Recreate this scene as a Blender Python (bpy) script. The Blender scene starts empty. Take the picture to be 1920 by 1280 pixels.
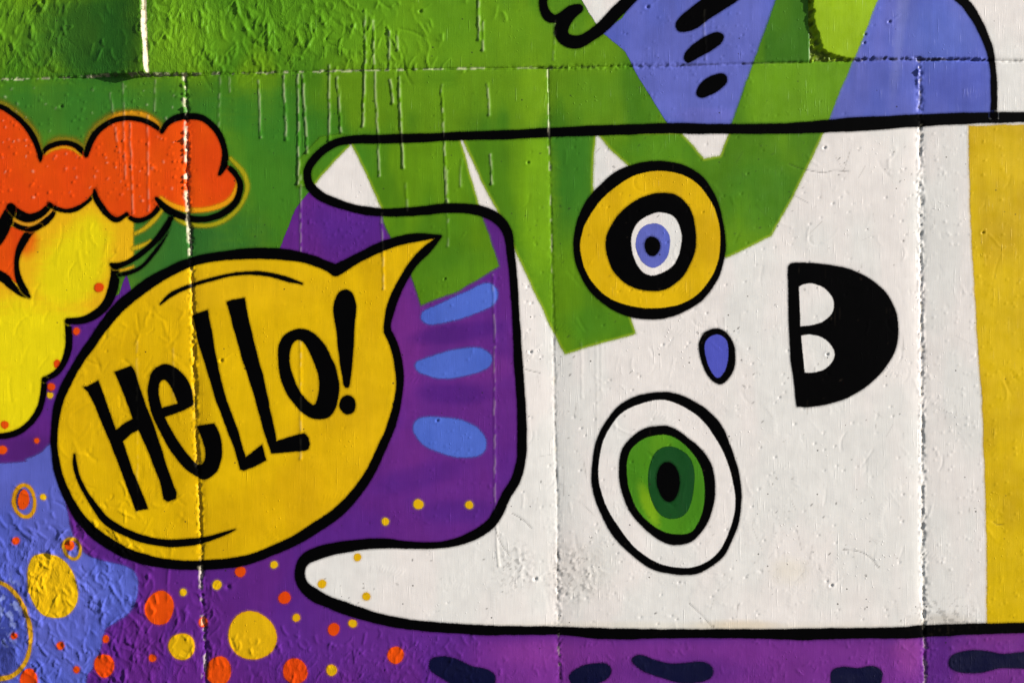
import bpy, math, random
import numpy as np
from mathutils import Vector

# ------------------------------------------------------------------ camera, sky, sun, exposure
PX = 0.0015                      # metres of wall per unit of the wall plan (plan units: x to the right, y down)
EYE = 1.59                       # height of the camera above the pavement
scene = bpy.context.scene
col = scene.collection

cam_d = bpy.data.cameras.new('camera')
cam = bpy.data.objects.new('camera', cam_d)
col.objects.link(cam)
DIST = 2.80
cam.location = (0, -DIST, EYE)
cam.rotation_euler = (math.radians(90), 0, 0)
cam_d.sensor_width = 36
cam_d.lens = 36 * DIST / (1920 * PX)
cam_d.clip_start = 0.05
cam_d.clip_end = 2000
scene.camera = cam

SUN_INC, SUN_DROP = math.radians(16.0), math.radians(16)
to_sun = Vector((math.cos(SUN_INC) * math.cos(SUN_DROP), -math.sin(SUN_INC), math.cos(SUN_INC) * math.sin(SUN_DROP)))
world = bpy.data.worlds.new('World')
scene.world = world
world.use_nodes = True
wn = world.node_tree
sky = wn.nodes.new('ShaderNodeTexSky')
sky.sky_type = 'NISHITA'
sky.sun_disc = False
sky.sun_elevation = math.asin(to_sun.z)
sky.sun_rotation = math.atan2(to_sun.x, to_sun.y)
wn.links.new(sky.outputs[0], wn.nodes['Background'].inputs[0])
wn.nodes['Background'].inputs[1].default_value = 0.055

sun_d = bpy.data.lights.new('sun', 'SUN')
sun_d.energy = 5.0
sun_d.angle = math.radians(0.53)
sun_d.color = (1.0, 0.955, 0.89)
sun = bpy.data.objects.new('sun', sun_d)
col.objects.link(sun)
sun.location = (6, -3, 5)
sun.rotation_euler = (-to_sun).to_track_quat('-Z', 'Y').to_euler()

vs = scene.view_settings
vs.view_transform = 'Standard'
vs.look = 'None'
vs.gamma = 1
vs.use_curve_mapping = False
vs.exposure = 0.76

# ------------------------------------------------------------------ wall grid (plan units)
STEP = 2.25
def axis(a, b, lo, hi, cap=30):
    core = np.arange(a, b + STEP, STEP)
    left, s, p = [], STEP, core[0]
    while p > lo:
        s = min(s * 1.3, cap); p -= s; left.append(p)
    right, s, p = [], STEP, core[-1]
    while p < hi:
        s = min(s * 1.3, 30); p += s; right.append(p)
    return np.array(left[::-1] + list(core) + right)
XS = axis(-14, 1934, -420, 2340, 8)
YS = axis(-14, 1294, -420, 1698)
XS[0], XS[-1], YS[0], YS[-1] = -440, 2360, -440, 640 + EYE / PX
NX, NY = len(XS), len(YS)
GX, GY = np.meshgrid(XS, YS)
WXMIN, WXMAX, WYMIN, WYMAX = XS[0], XS[-1], YS[0], YS[-1]

def smooth(a, b, v):
    t = np.clip((v - a) / (b - a), 0, 1)
    return t * t * (3 - 2 * t)

def noise(wx, wy=None, seed=0, x=None, y=None):
    """value noise of the given wavelengths, about -1..1"""
    iso = wy is None or wy == wx
    wy = wy or wx
    x = GX if x is None else x
    y = GY if y is None else y
    if iso:
        a_ = 0.5 + 0.37 * (seed % 5)
        x, y = x * math.cos(a_) - y * math.sin(a_), x * math.sin(a_) + y * math.cos(a_)
    r = np.random.RandomState(seed)
    tab = r.uniform(-1, 1, (512, 512))
    u, v = x / wx + 1000, y / wy + 1000
    i, j = np.floor(u).astype(int), np.floor(v).astype(int)
    fu, fv = u - i, v - j
    fu = fu * fu * (3 - 2 * fu); fv = fv * fv * (3 - 2 * fv)
    i0, i1, j0, j1 = i & 511, (i + 1) & 511, j & 511, (j + 1) & 511
    return ((tab[j0, i0] * (1 - fu) + tab[j0, i1] * fu) * (1 - fv) +
            (tab[j1, i0] * (1 - fu) + tab[j1, i1] * fu) * fv)

def fbm(w, n=3, seed=0, wy=None):
    out, a = 0, 1
    wy = wy or w
    for k in range(n):
        out = out + a * noise(w / 2 ** k, wy / 2 ** k, seed + k)
        a *= 0.5
    return out

# ------------------------------------------------------------------ curves
def catmull(pts, closed=False, n=6):
    """smooth curve through the points; a 'c' as last entry makes a point a corner"""
    corner = [isinstance(p[-1], str) for p in pts]
    P = [np.array([float(v) for v in p if not isinstance(v, str)]) for p in pts]
    m = len(P)
    out = []
    for i in range(m if closed else m - 1):
        b, c = P[i], P[(i + 1) % m]
        a = P[i - 1] if (closed or i > 0) else 2 * b - c
        d = P[(i + 2) % m] if (closed or i + 2 < m) else 2 * c - b
        if corner[i]: a = 2 * b - c
        if corner[(i + 1) % m]: d = 2 * c - b
        for k in range(n):
            t = k / n
            out.append(0.5 * (2 * b + (c - a) * t + (2 * a - 5 * b + 4 * c - d) * t * t + (3 * b - a - 3 * c + d) * t ** 3))
    if not closed: out.append(P[-1])
    return np.array(out)

def ell(cx, cy, rx, ry=None, rot=0, n=28, wob=0.03, seed=0):
    ry = ry or rx
    r = random.Random(seed + int(cx * 7 + cy * 13))
    ph1, ph2 = r.uniform(0, 6.28), r.uniform(0, 6.28)
    a = math.radians(rot)
    o = []
    for k in range(n):
        t = 2 * math.pi * k / n
        q = 1 + wob * math.sin(2 * t + ph1) + wob * 0.7 * math.sin(3 * t + ph2)
        x, y = rx * q * math.cos(t), ry * q * math.sin(t)
        o.append((cx + x * math.cos(a) - y * math.sin(a), cy + x * math.sin(a) + y * math.cos(a)))
    return np.array(o)

# ------------------------------------------------------------------ distance fields on windows of the grid
def window(x0, y0, x1, y1):
    i0 = max(0, np.searchsorted(XS, x0) - 1); i1 = min(NX - 1, np.searchsorted(XS, x1) + 1)
    j0 = max(0, np.searchsorted(YS, y0) - 1); j1 = min(NY - 1, np.searchsorted(YS, y1) + 1)
    return i0, j0, i1, j1

def seg_min(F, base, a, b, ra, rb, band):
    """lower F (window array, its corner at base) to the distance from the capsule a-b"""
    i0, j0, i1, j1 = window(min(a[0] - ra, b[0] - rb) - band, min(a[1] - ra, b[1] - rb) - band,
                            max(a[0] + ra, b[0] + rb) + band, max(a[1] + ra, b[1] + rb) + band)
    bi, bj = base
    i0, j0 = max(i0, bi), max(j0, bj)
    i1, j1 = min(i1, bi + F.shape[1] - 1), min(j1, bj + F.shape[0] - 1)
    if i1 < i0 or j1 < j0: return
    X, Y = GX[j0:j1 + 1, i0:i1 + 1], GY[j0:j1 + 1, i0:i1 + 1]
    dx, dy = b[0] - a[0], b[1] - a[1]
    L = dx * dx + dy * dy + 1e-9
    t = np.clip(((X - a[0]) * dx + (Y - a[1]) * dy) / L, 0, 1)
    d = np.hypot(X - a[0] - t * dx, Y - a[1] - t * dy) - (ra + (rb - ra) * t)
    V = F[j0 - bj:j1 - bj + 1, i0 - bi:i1 - bi + 1]
    np.minimum(V, d, out=V)

BIG = 1e3
def sd_strokes(paths, band=10):
    A = np.vstack([p for p in paths])
    m = A[:, 2].max() + band + 4
    i0, j0, i1, j1 = window(A[:, 0].min() - m, A[:, 1].min() - m, A[:, 0].max() + m, A[:, 1].max() + m)
    F = np.full((j1 - j0 + 1, i1 - i0 + 1), BIG)
    for p in paths:
        for a, b in zip(p[:-1], p[1:]):
            seg_min(F, (i0, j0), a, b, a[2], b[2], band)
    return F, (i0, j0)

def sd_polys(polys, band=10):
    """even-odd union of closed outlines"""
    A = np.vstack(polys)
    i0, j0, i1, j1 = window(A[:, 0].min() - band, A[:, 1].min() - band, A[:, 0].max() + band, A[:, 1].max() + band)
    F = np.full((j1 - j0 + 1, i1 - i0 + 1), BIG)
    cnt = np.zeros((j1 - j0 + 1, i1 - i0 + 2), int)
    xs, ys = XS[i0:i1 + 1], YS[j0:j1 + 1]
    for P in polys:
        for a, b in zip(P, np.roll(P, -1, 0)):
            seg_min(F, (i0, j0), a, b, 0, 0, band)
            lo, hi = min(a[1], b[1]), max(a[1], b[1])
            r0, r1 = np.searchsorted(ys, lo, 'left'), np.searchsorted(ys, hi, 'left')
            if r1 > r0:
                y = ys[r0:r1]
                xc = a[0] + (y - a[1]) * (b[0] - a[0]) / (b[1] - a[1])
                np.add.at(cnt, (np.arange(r0, r1), np.searchsorted(xs, xc)), 1)
    inside = (np.cumsum(cnt, 1)[:, :-1] % 2) == 1
    return np.where(inside, -F, F), (i0, j0)

def full(F, base, fill=BIG):
    O = np.full((NY, NX), fill)
    O[base[1]:base[1] + F.shape[0], base[0]:base[0] + F.shape[1]] = F
    return O

# ------------------------------------------------------------------ relief of the wall, metres towards the camera
SEAM_H = catmull([(WXMIN, 166), (0, 149.5), (100, 146), (225, 142), (347, 140), (480, 137), (620, 134), (805, 130), (960, 128), (1030, 127),
                  (1175, 125), (1285, 123), (1440, 118.5), (1590, 115), (1727, 112), (1852, 114), (1920, 115), (WXMAX, 112)], n=4)
SEAM_TL = catmull([(262, WYMIN), (272, 0), (276, 75), (279, 141)], n=4)
SEAM_TR = catmull([(1512, WYMIN), (1515, 0), (1517, 60), (1518, 116.5)], n=4)
SEAM_1 = catmull([(346, 140), (350, 225), (350, 320), (352, 380), (357, 460), (360, 535), (363, 640), (367, 800), (372, 890), (375, 960),
                  (377, 1070), (380, 1135), (384, 1210), (385, 1290), (390, WYMAX)], n=5)
SEAM_2 = catmull([(1027, 127), (1029, 240), (1031, 320), (1035, 495), (1038, 620), (1041, 815), (1045, 940), (1047, 1175), (1050, 1290), (1054, WYMAX)], n=5)
SEAM_3 = catmull([(1724, 112), (1726, 212), (1726, 320), (1727, 480), (1729, 715), (1730, 940), (1731, 1035), (1733, 1172), (1735, 1290), (1738, WYMAX)], n=5)

def dist_to(path, band):
    r = np.hstack([path[:, :2], np.zeros((len(path), 1))])
    F, b = sd_strokes([r], band)
    return full(F, b)

def along(path, vertical):
    """signed offset from a seam: right of it / below it positive"""
    if vertical: return GX - np.interp(GY, path[:, 1], path[:, 0])
    return GY - np.interp(GX, path[:, 0], path[:, 1])

seam_y = np.interp(GX, SEAM_H[:, 0], SEAM_H[:, 1])
TOP = GY < seam_y
sx_tl, sx_tr = along(SEAM_TL, True), along(SEAM_TR, True)
sx1, sx2, sx3, sy = along(SEAM_1, True), along(SEAM_2, True), along(SEAM_3, True), along(SEAM_H, False)
mm = 0.001
H = fbm(300, 3, 1) * 0.9 * mm + fbm(60, 3, 11) * 0.20 * mm + noise(9, 12, 21) * 0.035 * mm + noise(5, 40, 22) * 0.03 * mm

# how coarse the plaster is, 0..1
rough = np.where(TOP, smooth(900, 380, GX + 60 * noise(120, seed=31)) * 0.9 + 0.1, 0.06)
lowleft = smooth(30, -60, np.hypot((GX - 60) / 1.25, (GY - 1190) / 1.0) - 190 + 40 * noise(70, seed=32))
lowmid = smooth(1180, 1250, GY + 35 * noise(90, seed=33)) * smooth(900, 640, GX)
lowmid2 = smooth(1200, 1240, GY) * 0.5
rough = np.maximum.reduce([rough, lowleft, lowmid * 0.75, lowmid2, np.where(~TOP, 0.35 * smooth(240, 400, np.hypot(GX - 260, GY - 900)) * 0 , 0)])
rough = rough * (0.25 + 0.75 * smooth(-0.5, 0.45, fbm(95, 3, 36)))
H += rough * (fbm(26, 3, 41, 60) * 0.34 * mm + fbm(14, 2, 45, 22) * 0.30 * mm)
H += lowleft * (fbm(40, 3, 51) * 0.75 * mm + np.abs(fbm(22, 2, 54)) * 0.5 * mm)

# panels out of true with each other
chip = np.interp(GY, [0, 40, 60, 80, 97, 105, 112], [1517, 1520, 1525, 1532, 1538, 1556, 1592]) + 3.5 * noise(9, seed=61) + 2 * noise(4, seed=62)
edge = np.where(TOP, smooth(-1.5, 4.5, GX - chip), 0)
edge = np.where(GY < seam_y - 4 - 3 * np.maximum(0, noise(9, seed=63)) * smooth(1850, 1700, GX), edge, 0)
in_l, in_m, in_r = TOP & (sx_tl < -1), TOP & (sx_tl >= -1) & (sx_tr < 0), TOP & (sx_tr >= 0)
H += np.where(in_l, np.clip((GX - 75) / (268 - 75), 0, 1) ** 1.7 * 26 * mm, 0)
H += np.where(in_m, (1.2 + 11 * np.clip((470 - GX) / 195, 0, 1) ** 1.3 + 3.5 * np.clip((GX - 1425) / 90, 0, 1) ** 1.5) * mm, 0)
H += np.where(in_r, edge * (1.0 + 11.5 * np.clip((1690 - GX) / 170, 0, 1) ** 1.2) * mm, 0)
crumb = in_r & (edge < 0.6) & (GX < 1860)
H += np.where(crumb, (0.5 + 3.2 * noise(6, seed=64) + 2.6 * noise(3.5, seed=65) + 2.0 * noise(11, seed=66)) * mm, 0)

def seam_groove(path, off, width, depth, lip, lipw, seed, mask=None, ragged=1.0):
    """ragged open joint with lips that fall away towards it"""
    global H
    d = dist_to(path, 90)
    rag = ragged * (1.7 * noise(7, 7, seed) + 1.3 * noise(3.5, 3.5, seed + 1) + 1.5 * noise(30, 30, seed + 2))
    g = smooth(width + 1.8, width - 1.2, d + rag)
    broad = np.exp(-(d / lipw) ** 2)
    add = -g * depth * mm * (0.75 + 0.5 * noise(6, 6, seed + 3)) - broad * lip * mm
    crumbs = np.exp(-((d - width - 1) / 4.0) ** 2) * (0.5 * noise(5, 5, seed + 4) + 0.5 * noise(3.3, 3.3, seed + 5)) * 2.0 * mm * ragged
    if mask is not None: add, crumbs = add * mask, crumbs * mask
    H = H + add + crumbs
    return g if mask is None else g * mask

G_1 = seam_groove(SEAM_1, sx1, 2.0, 5.0, 0.6, 10, 100, ragged=1.4)
G_2 = seam_groove(SEAM_2, sx2, 1.2, 1.2, 0.3, 14, 120, ragged=0.35 + 0 * GX + 0.65 * smooth(900, 1150, GY))
G_3 = seam_groove(SEAM_3, sx3, 1.5, 2.2, 0.4, 10, 140, ragged=1.3)
hm = 0.28 + 0.72 * np.maximum(smooth(1010, 1060, GX) * smooth(1330, 1250, GX), np.maximum(smooth(720, 420, GX), 0))
G_H = seam_groove(SEAM_H, sy, 1.4, 2.2, 0.6, 9, 160, ragged=hm)
G_TR = G_H * smooth(1700, 1730, GX) * smooth(1870, 1845, GX)
H -= G_TR * 3 * mm
G_TL = seam_groove(SEAM_TL, sx_tl, 1.2, 1.5, 0.4, 8, 180, ragged=1.0)
# the lower panels fall away towards their joints
for s, a, wl, wr in ((sx1, 1.8, 13, 34), (sx2, 3.9, 48, 40), (sx3, 2.8, 15, 60)):
    H -= np.where(~TOP, np.where(s < 0, np.exp(-np.clip(-s, 0, None) / wl), np.exp(-np.clip(s, 0, None) / wr)) * a * mm, 0)
# lumps along the left joint that throw long shadows
R = np.random.RandomState(5)
def bump(cx, cy, r, h, pw=1.0):
    i0, j0, i1, j1 = window(cx - 3 * r, cy - 3 * r, cx + 3 * r, cy + 3 * r)
    X, Y = GX[j0:j1 + 1, i0:i1 + 1], GY[j0:j1 + 1, i0:i1 + 1]
    H[j0:j1 + 1, i0:i1 + 1] += h * mm * np.exp(-((X - cx) ** 2 + (Y - cy) ** 2) / (r * r) * pw)
for cy, h in ((203, 11), (210, 7), (218, 5), (248, 6), (262, 10), (268, 6), (281, 8), (290, 7), (303, 6), (331, 8), (340, 6), (352, 7), (362, 5), (612, 3), (160, 6), (176, 5), (185, 4)):
    bump(np.interp(cy, SEAM_1[:, 1], SEAM_1[:, 0]) - 4, cy, 3.2, h * 0.8)
for cy, h in ((133, 8), (140, 5), (150, 4), (156, 3)):
    bump(1722, cy, 3.4, h)

def ridge(path, h, w):
    """raised (or cut) line; path rows x, y, half width factor"""
    global H
    F, (i0, j0) = sd_strokes([np.hstack([path[:, :2], np.zeros((len(path), 1))])], 4 * w)
    t = np.exp(-(F / w) ** 2) * (F < 4 * w)
    H[j0:j0 + F.shape[0], i0:i0 + F.shape[1]] += h * mm * t

# old paint runs hanging below the upper course
DRIPS = [(485, 152, 258, 4), (532, 142, 262, 5), (559, 140, 345, 1), (568, 140, 287, 8), (618, 122, 265, -1), (632, 145, 249, 8), (684, 122, 237, -3),
         (703, 135, 330, 9), (732, 150, 194, 5), (748, 145, 315, 8), (828, 160, 380, 10), (914, 157, 216, 4), (920, 290, 345, 2), (413, 145, 238, -3),
         (430, 145, 172, 1), (231, 150, 335, 4), (244, 232, 400, 6), (277, 217, 395, 2), (216, 240, 286, 8), (207, 175, 212, 6), (292, 150, 208, -2),
         (564, 320, 472, 0), (715, 400, 472, 3), (718, 470, 542, 2), (761, 345, 395, 3), (838, 320, 380, 2), (840, 402, 462, 0), (865, 300, 350, -2),
         (925, 515, 640, 3), (927, 650, 960, 1), (930, 982, 1060, 5), (1118, 640, 860, 2), (1090, 640, 745, 1), (1127, 640, 730, 0), (257, 640, 960, 0), (325, 640, 760, 1),
         (564, 640, 860, 0), (1320, 20, 112, 3), (1040, 40, 112, -1), (897, 0, 75, 2), (906, 40, 95, 0), (684, 20, 118, 2), (700, 40, 128, 2), (730, 60, 130, 0), (745, 60, 95, 1)]
DRIP_PTS = []
for x, y0, y1, dx in DRIPS:
    n = max(4, int((y1 - y0) / 9))
    pts = np.array([(x + dx * k / n + R.uniform(-1.0, 1.0), y0 + (y1 - y0) * k / n) for k in range(n + 1)])
    strong = 0.18 if x in (1118, 1090, 1127, 257, 325) else 1.0 if y0 < 300 and 470 < x < 940 else 0.5
    wd = R.uniform(1.4, 2.4)
    ridge(pts, 1.9 * strong * R.uniform(0.75, 1.2), wd); bump(pts[-1][0], pts[-1][1], wd * 1.4, 1.4 * strong); DRIP_PTS.append((pts, strong))
    for p in pts[::2]: bump(p[0] + R.uniform(-1, 1), p[1] + R.uniform(-4, 4), 2.2, R.uniform(0.1, 0.8) * strong)

# tears left by the trowel: steep on the right, running out gently on the left
def tear(cx, cy, L, lean, bow, h, gentle):
    y0, y1 = cy - L / 2, cy + L / 2
    ex_ = abs(lean) * L / 2 + abs(bow) + 4 * gentle
    i0, j0, i1, j1 = window(cx - ex_, y0 - 4, cx + ex_ * 0.6 + 10, y1 + 4)
    X, Y = GX[j0:j1 + 1, i0:i1 + 1], GY[j0:j1 + 1, i0:i1 + 1]
    t = np.clip((Y - y0) / L, 0, 1)
    u = X - (cx + lean * (Y - cy) + bow * (4 * t * (1 - t) - 0.5)) + 0.8 * noise(6, 6, 77, X, Y)
    prof = np.where(u > 0, np.exp(-(u / 1.25) ** 2), np.exp(np.minimum(u, 0) / gentle))
    ends = smooth(0, 0.25, t) * smooth(1, 0.7, t) * (Y > y0) * (Y < y1)
    H[j0:j1 + 1, i0:i1 + 1] += h * mm * prof * ends
# trowel strokes and scratches
def stroke(cx, cy, L, ang, curve, h, w):
    n = 5
    a, x, y = math.radians(ang), cx, cy
    pts = []
    for k in range(n + 1):
        pts.append((x, y)); x += L / n * math.cos(a); y += L / n * math.sin(a); a += math.radians(curve) / n
    ridge(np.array(pts), h, w)
k = 0
while k < 400:
    x, y = R.uniform(-10, 980), R.uniform(-10, 134)
    if R.rand() > smooth(1000, 420, np.array(x)) * 0.95 + 0.05: continue
    if 130 < x < 262 and R.rand() > 0.15: continue
    tear(x, y, R.uniform(10, 42), R.normal(0, 0.35), R.normal(0, 5), R.uniform(0.4, 1.0) ** 1.6 * 2.9, R.uniform(2, 7)); k += 1
for k in range(110):
    x, y = R.uniform(-10, 760), R.uniform(-10, 132)
    if 130 < x < 262: continue
    stroke(x, y, R.uniform(20, 60), R.normal(85, 30), R.normal(0, 50), R.choice([-1, 1]) * R.uniform(0.4, 1.2), R.uniform(1.4, 2.2))
k = 0
while k < 330:
    x, y = R.uniform(-10, 300), R.uniform(880, 1290)
    if np.hypot((x - 60) / 1.25, y - 1190) > 230: continue
    tear(x, y, R.uniform(8, 34), R.normal(0.3, 0.5), R.normal(0, 5), R.uniform(0.4, 1.0) ** 1.6 * 3.4, R.uniform(2, 6)); k += 1
for k in range(130):
    x, y = R.uniform(-10, 270), R.uniform(900, 1290)
    stroke(x, y, R.uniform(8, 30), R.normal(60, 35), R.normal(0, 50), R.choice([-1, 1]) * R.uniform(0.5, 1.5), R.uniform(1.4, 2.2))
for k in range(150):
    x, y = R.uniform(190, 420), R.uniform(1080, 1290)
    tear(x, y, R.uniform(10, 44), R.normal(0.1, 0.35), R.normal(0, 4), R.uniform(0.5, 2.4), R.uniform(1.8, 5))
for k in range(190):
    x, y = R.uniform(420, 900), R.uniform(1190, 1290)
    tear(x, y, R.uniform(6, 26), R.normal(-0.1, 0.4), R.normal(0, 3), R.uniform(0.4, 1.8), R.uniform(1.5, 4))
for k in range(90):
    x, y = R.uniform(180, 860), R.uniform(1165, 1290)
    stroke(x, y, R.uniform(6, 26), R.normal(85, 30), R.normal(0, 50), R.choice([-1, 1, 1]) * R.uniform(0.4, 1.6), R.uniform(1.5, 2.4))
for k in range(150):
    x, y = R.uniform(880, 1920), R.uniform(1195, 1290)
    stroke(x, y, R.uniform(4, 14), R.normal(80, 25), R.normal(0, 40), R.uniform(0.2, 0.9), R.uniform(1.5, 2.2))
for k in range(120):
    x, y = R.uniform(110, 370), R.uniform(560, 1040)
    stroke(x, y, R.uniform(8, 34), R.normal(70, 35), R.normal(0, 40), R.choice([-1, 1]) * R.uniform(0.2, 0.75), R.uniform(1.8, 3.5))
for k in range(90):
    x, y = R.uniform(0, 240), R.uniform(420, 800)
    stroke(x, y, R.uniform(10, 50), R.normal(120, 25), R.normal(0, 40), R.choice([-1, 1]) * R.uniform(0.1, 0.45), R.uniform(1.8, 3))
for k in range(170):
    x, y = R.uniform(980, 1900), R.uniform(250, 1170)
    stroke(x, y, R.uniform(6, 40), R.normal(80, 22), R.normal(0, 50), R.choice([-1, 1]) * R.uniform(0.12, 0.5), R.uniform(1.5, 2.2))
# chatter marks: arcs of little ticks left by the float
for k in range(130):
    if k < 70: cx, cy = R.uniform(990, 1730), R.uniform(560, 1170)
    elif k < 100: cx, cy = R.uniform(40, 340), R.uniform(960, 1280)
    else: cx, cy = R.uniform(560, 960), R.uniform(640, 1280)
    rad, a0, aspan = R.uniform(30, 110), R.uniform(0, 6.28), R.uniform(0.5, 1.5)
    m = int(rad * aspan / 5.5)
    hh = R.uniform(0.12, 0.38)
    for q in range(m):
        a = a0 + aspan * q / m
        px, py = cx + rad * math.cos(a), cy + rad * math.sin(a)
        stroke(px, py, R.uniform(5, 12), math.degrees(a) + 20, 0, hh, 1.5)
# grit and blisters in the paint
def grit(n, x0, y0, x1, y1, r0, r1, h0, h1):
    for _ in range(n):
        bump(R.uniform(x0, x1), R.uniform(y0, y1), R.uniform(r0, r1), R.uniform(h0, h1))
grit(170, 0, 150, 346, 400, 1.5, 2.4, 0.5, 2.2)
grit(90, 350, 150, 960, 480, 1.4, 2.2, 0.2, 1.0)
grit(420, 1736, 230, 1930, 1290, 1.4, 2.4, 0.25, 1.1)
grit(110, 1200, 20, 1440, 230, 1.4, 2.2, 0.3, 1.2)
grit(140, 770, 520, 965, 1010, 1.4, 2.2, 0.3, 1.1)
grit(120, 570, 380, 720, 500, 1.5, 2.4, 0.3, 1.2)
grit(350, 1000, 900, 1560, 1170, 1.3, 2.0, 0.2, 0.7)
grit(120, 100, 480, 750, 1050, 1.3, 2.0, 0.2, 0.7)
grit(260, 700, 1195, 1930, 1290, 1.4, 2.2, 0.3, 1.2)
grit(300, 0, 0, 1930, 1290, 1.3, 1.9, 0.2, 0.8)
# pits, some with a raised rim: old fixing holes
for x, y, r in [(1559, 1097, 3.4), (1004, 1085, 4), (995, 660, 3.5), (1214, 14, 4), (1667, 42, 3.4), (1551, 664, 3), (1843, 436, 3), (788, 22, 4), (522, 95, 4), (990, 305, 3),
                (427, 1100, 6), (415, 676, 4), (1546, 277, 3), (115, 200, 4), (80, 5, 5), (834, 523, 2.5), (820, 788, 3), (1621, 66, 3), (1619, 82, 3)]:
    bump(x, y, r * 1.7, 1.6); bump(x, y, r * 0.8, -5.5)
    if r > 3.2: stroke(x - 1, y + 3, 26, -42, 8, 0.5, 2)
pit_xy = []
for _ in range(230):
    x, y = R.uniform(980, 1730), R.uniform(250, 1175)
    bump(x, y, R.uniform(1.2, 1.9), -R.uniform(0.8, 2.4))
for _ in range(200):
    x, y = R.uniform(100, 1720), R.uniform(20, 1280)
    bump(x, y, R.uniform(1.2, 1.8), -R.uniform(0.6, 1.8))
# hairline cracks
CRACKS = []
for pts, h in (([(1480, 308), (1500, 316), (1522, 321), (1545, 324), (1562, 320), (1590, 322)], -0.7), ([(985, 692), (998, 696), (1012, 699)], -0.5),
               ([(960, 962), (982, 975), (996, 990)], -0.5), ([(928, 990), (940, 1020), (958, 1045)], -0.5), ([(1580, 1030), (1610, 1033), (1632, 1045), (1648, 1065)], -0.4),
               ([(1535, 1058), (1536, 1066), (1541, 1072)], -0.5), ([(1292, 1130), (1318, 1155), (1335, 1175)], -0.4), ([(1862, 977), (1870, 983), (1880, 982)], -1.0),
               ([(1855, 440), (1866, 452), (1876, 463), (1900, 461)], 0.6), ([(1143, 790), (1165, 806), (1185, 814)], 0.5)):
    CRACKS.append(catmull(pts, n=3)) if h < 0 else None
    ridge(catmull(pts, n=3), h, 1.5)
# scraped plaster near the fixings of the middle joint
sc = smooth(40, 0, np.hypot((GX - 1075) / 1.0, GY - 1075) - 30) + smooth(40, 0, np.hypot(GX - 965, (GY - 1065) / 1.3) - 12)
H += np.clip(sc, 0, 1) * np.clip(noise(7, seed=71) + 0.6 * noise(4, seed=72), 0, 2) * 0.9 * mm

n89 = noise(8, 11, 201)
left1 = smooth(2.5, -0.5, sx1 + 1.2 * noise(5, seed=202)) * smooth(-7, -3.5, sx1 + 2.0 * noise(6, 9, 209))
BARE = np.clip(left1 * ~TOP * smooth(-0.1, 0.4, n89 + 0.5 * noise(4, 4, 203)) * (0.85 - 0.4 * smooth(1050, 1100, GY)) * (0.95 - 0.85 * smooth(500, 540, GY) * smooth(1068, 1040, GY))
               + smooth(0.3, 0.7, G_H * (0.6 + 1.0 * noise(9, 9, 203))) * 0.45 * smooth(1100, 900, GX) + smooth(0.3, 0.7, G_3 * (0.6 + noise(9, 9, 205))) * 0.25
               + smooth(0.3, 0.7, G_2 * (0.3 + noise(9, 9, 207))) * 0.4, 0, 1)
DIRT_SHADE = (smooth(0.35, 0.8, G_1) * smooth(0.3, 1.2, sx1 + 0.4) * smooth(-0.5, 0.1, fbm(14, 2, 221)) * 0.8  # dirt plus painted shade on the right wall of the left joint
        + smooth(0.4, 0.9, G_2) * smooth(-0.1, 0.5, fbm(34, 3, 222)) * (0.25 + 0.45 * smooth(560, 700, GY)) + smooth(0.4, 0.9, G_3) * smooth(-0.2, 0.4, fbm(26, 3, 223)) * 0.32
        + smooth(0.4, 0.9, G_H) * smooth(-0.2, 0.4, fbm(30, 3, 224)) * 0.5 * (1 - 0.6 * smooth(1560, 1610, GX) * smooth(1725, 1700, GX)) + crumb * smooth(-0.5, 0.3, fbm(7, 2, 225)) * 0.65  # broken corner darkened with both dirt and painted shade
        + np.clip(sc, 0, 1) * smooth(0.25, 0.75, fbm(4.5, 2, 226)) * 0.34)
def scuff(pts, w, k):
    global DIRT_SHADE
    F_, (i0, j0) = sd_strokes([np.hstack([pts[:, :2], np.zeros((len(pts), 1))])], 5)
    v_ = DIRT_SHADE[j0:j0 + F_.shape[0], i0:i0 + F_.shape[1]]
    np.maximum(v_, k * np.exp(-(F_ / w) ** 2) * (F_ < 5), out=v_)
for k in range(120):
    x, y = R.uniform(985, 1840), R.uniform(250, 1175)
    L, a = R.uniform(4, 42), R.normal(90, 10 if R.rand() < 0.6 else 45)
    scuff(np.array([(x, y), (x + L * math.cos(math.radians(a)), y + L * math.sin(math.radians(a)))]), R.uniform(0.5, 0.9), R.uniform(0.1, 0.4))
for pts in CRACKS: scuff(pts, 0.8, 0.55)
for k in range(215):
    x, y = (R.uniform(985, 1730), R.uniform(250, 1175)) if k < 190 else (R.uniform(600, 985), R.uniform(1030, 1165))
    scuff(np.array([(x, y), (x + R.uniform(-3, 3), y + R.uniform(0, 3))]), R.uniform(0.6, 1.3), R.uniform(0.3, 0.95))
DIRT_SHADE += smooth(0.25, 0.7, fbm(5, 2, 228)) * 0.35 * smooth(1.0, 0.3, np.hypot((GX - 1770) / 90, (GY - 1160) / 60))
DIRT_SHADE = np.clip(DIRT_SHADE, 0, 0.92)
PALE_MARKS = np.zeros((NY, NX))  # paler colour along the crests of the runs
for pts, strong in DRIP_PTS:
    F_, (i0, j0) = sd_strokes([np.hstack([pts[:, :2], np.zeros((len(pts), 1))])], 6)
    v_ = PALE_MARKS[j0:j0 + F_.shape[0], i0:i0 + F_.shape[1]]
    np.maximum(v_, strong * np.exp(-((F_ - 0.0) / 1.7) ** 2) * 0.62, out=v_)
PALE_MARKS *= smooth(-0.55, 0.3, noise(5, 9, 231))
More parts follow.
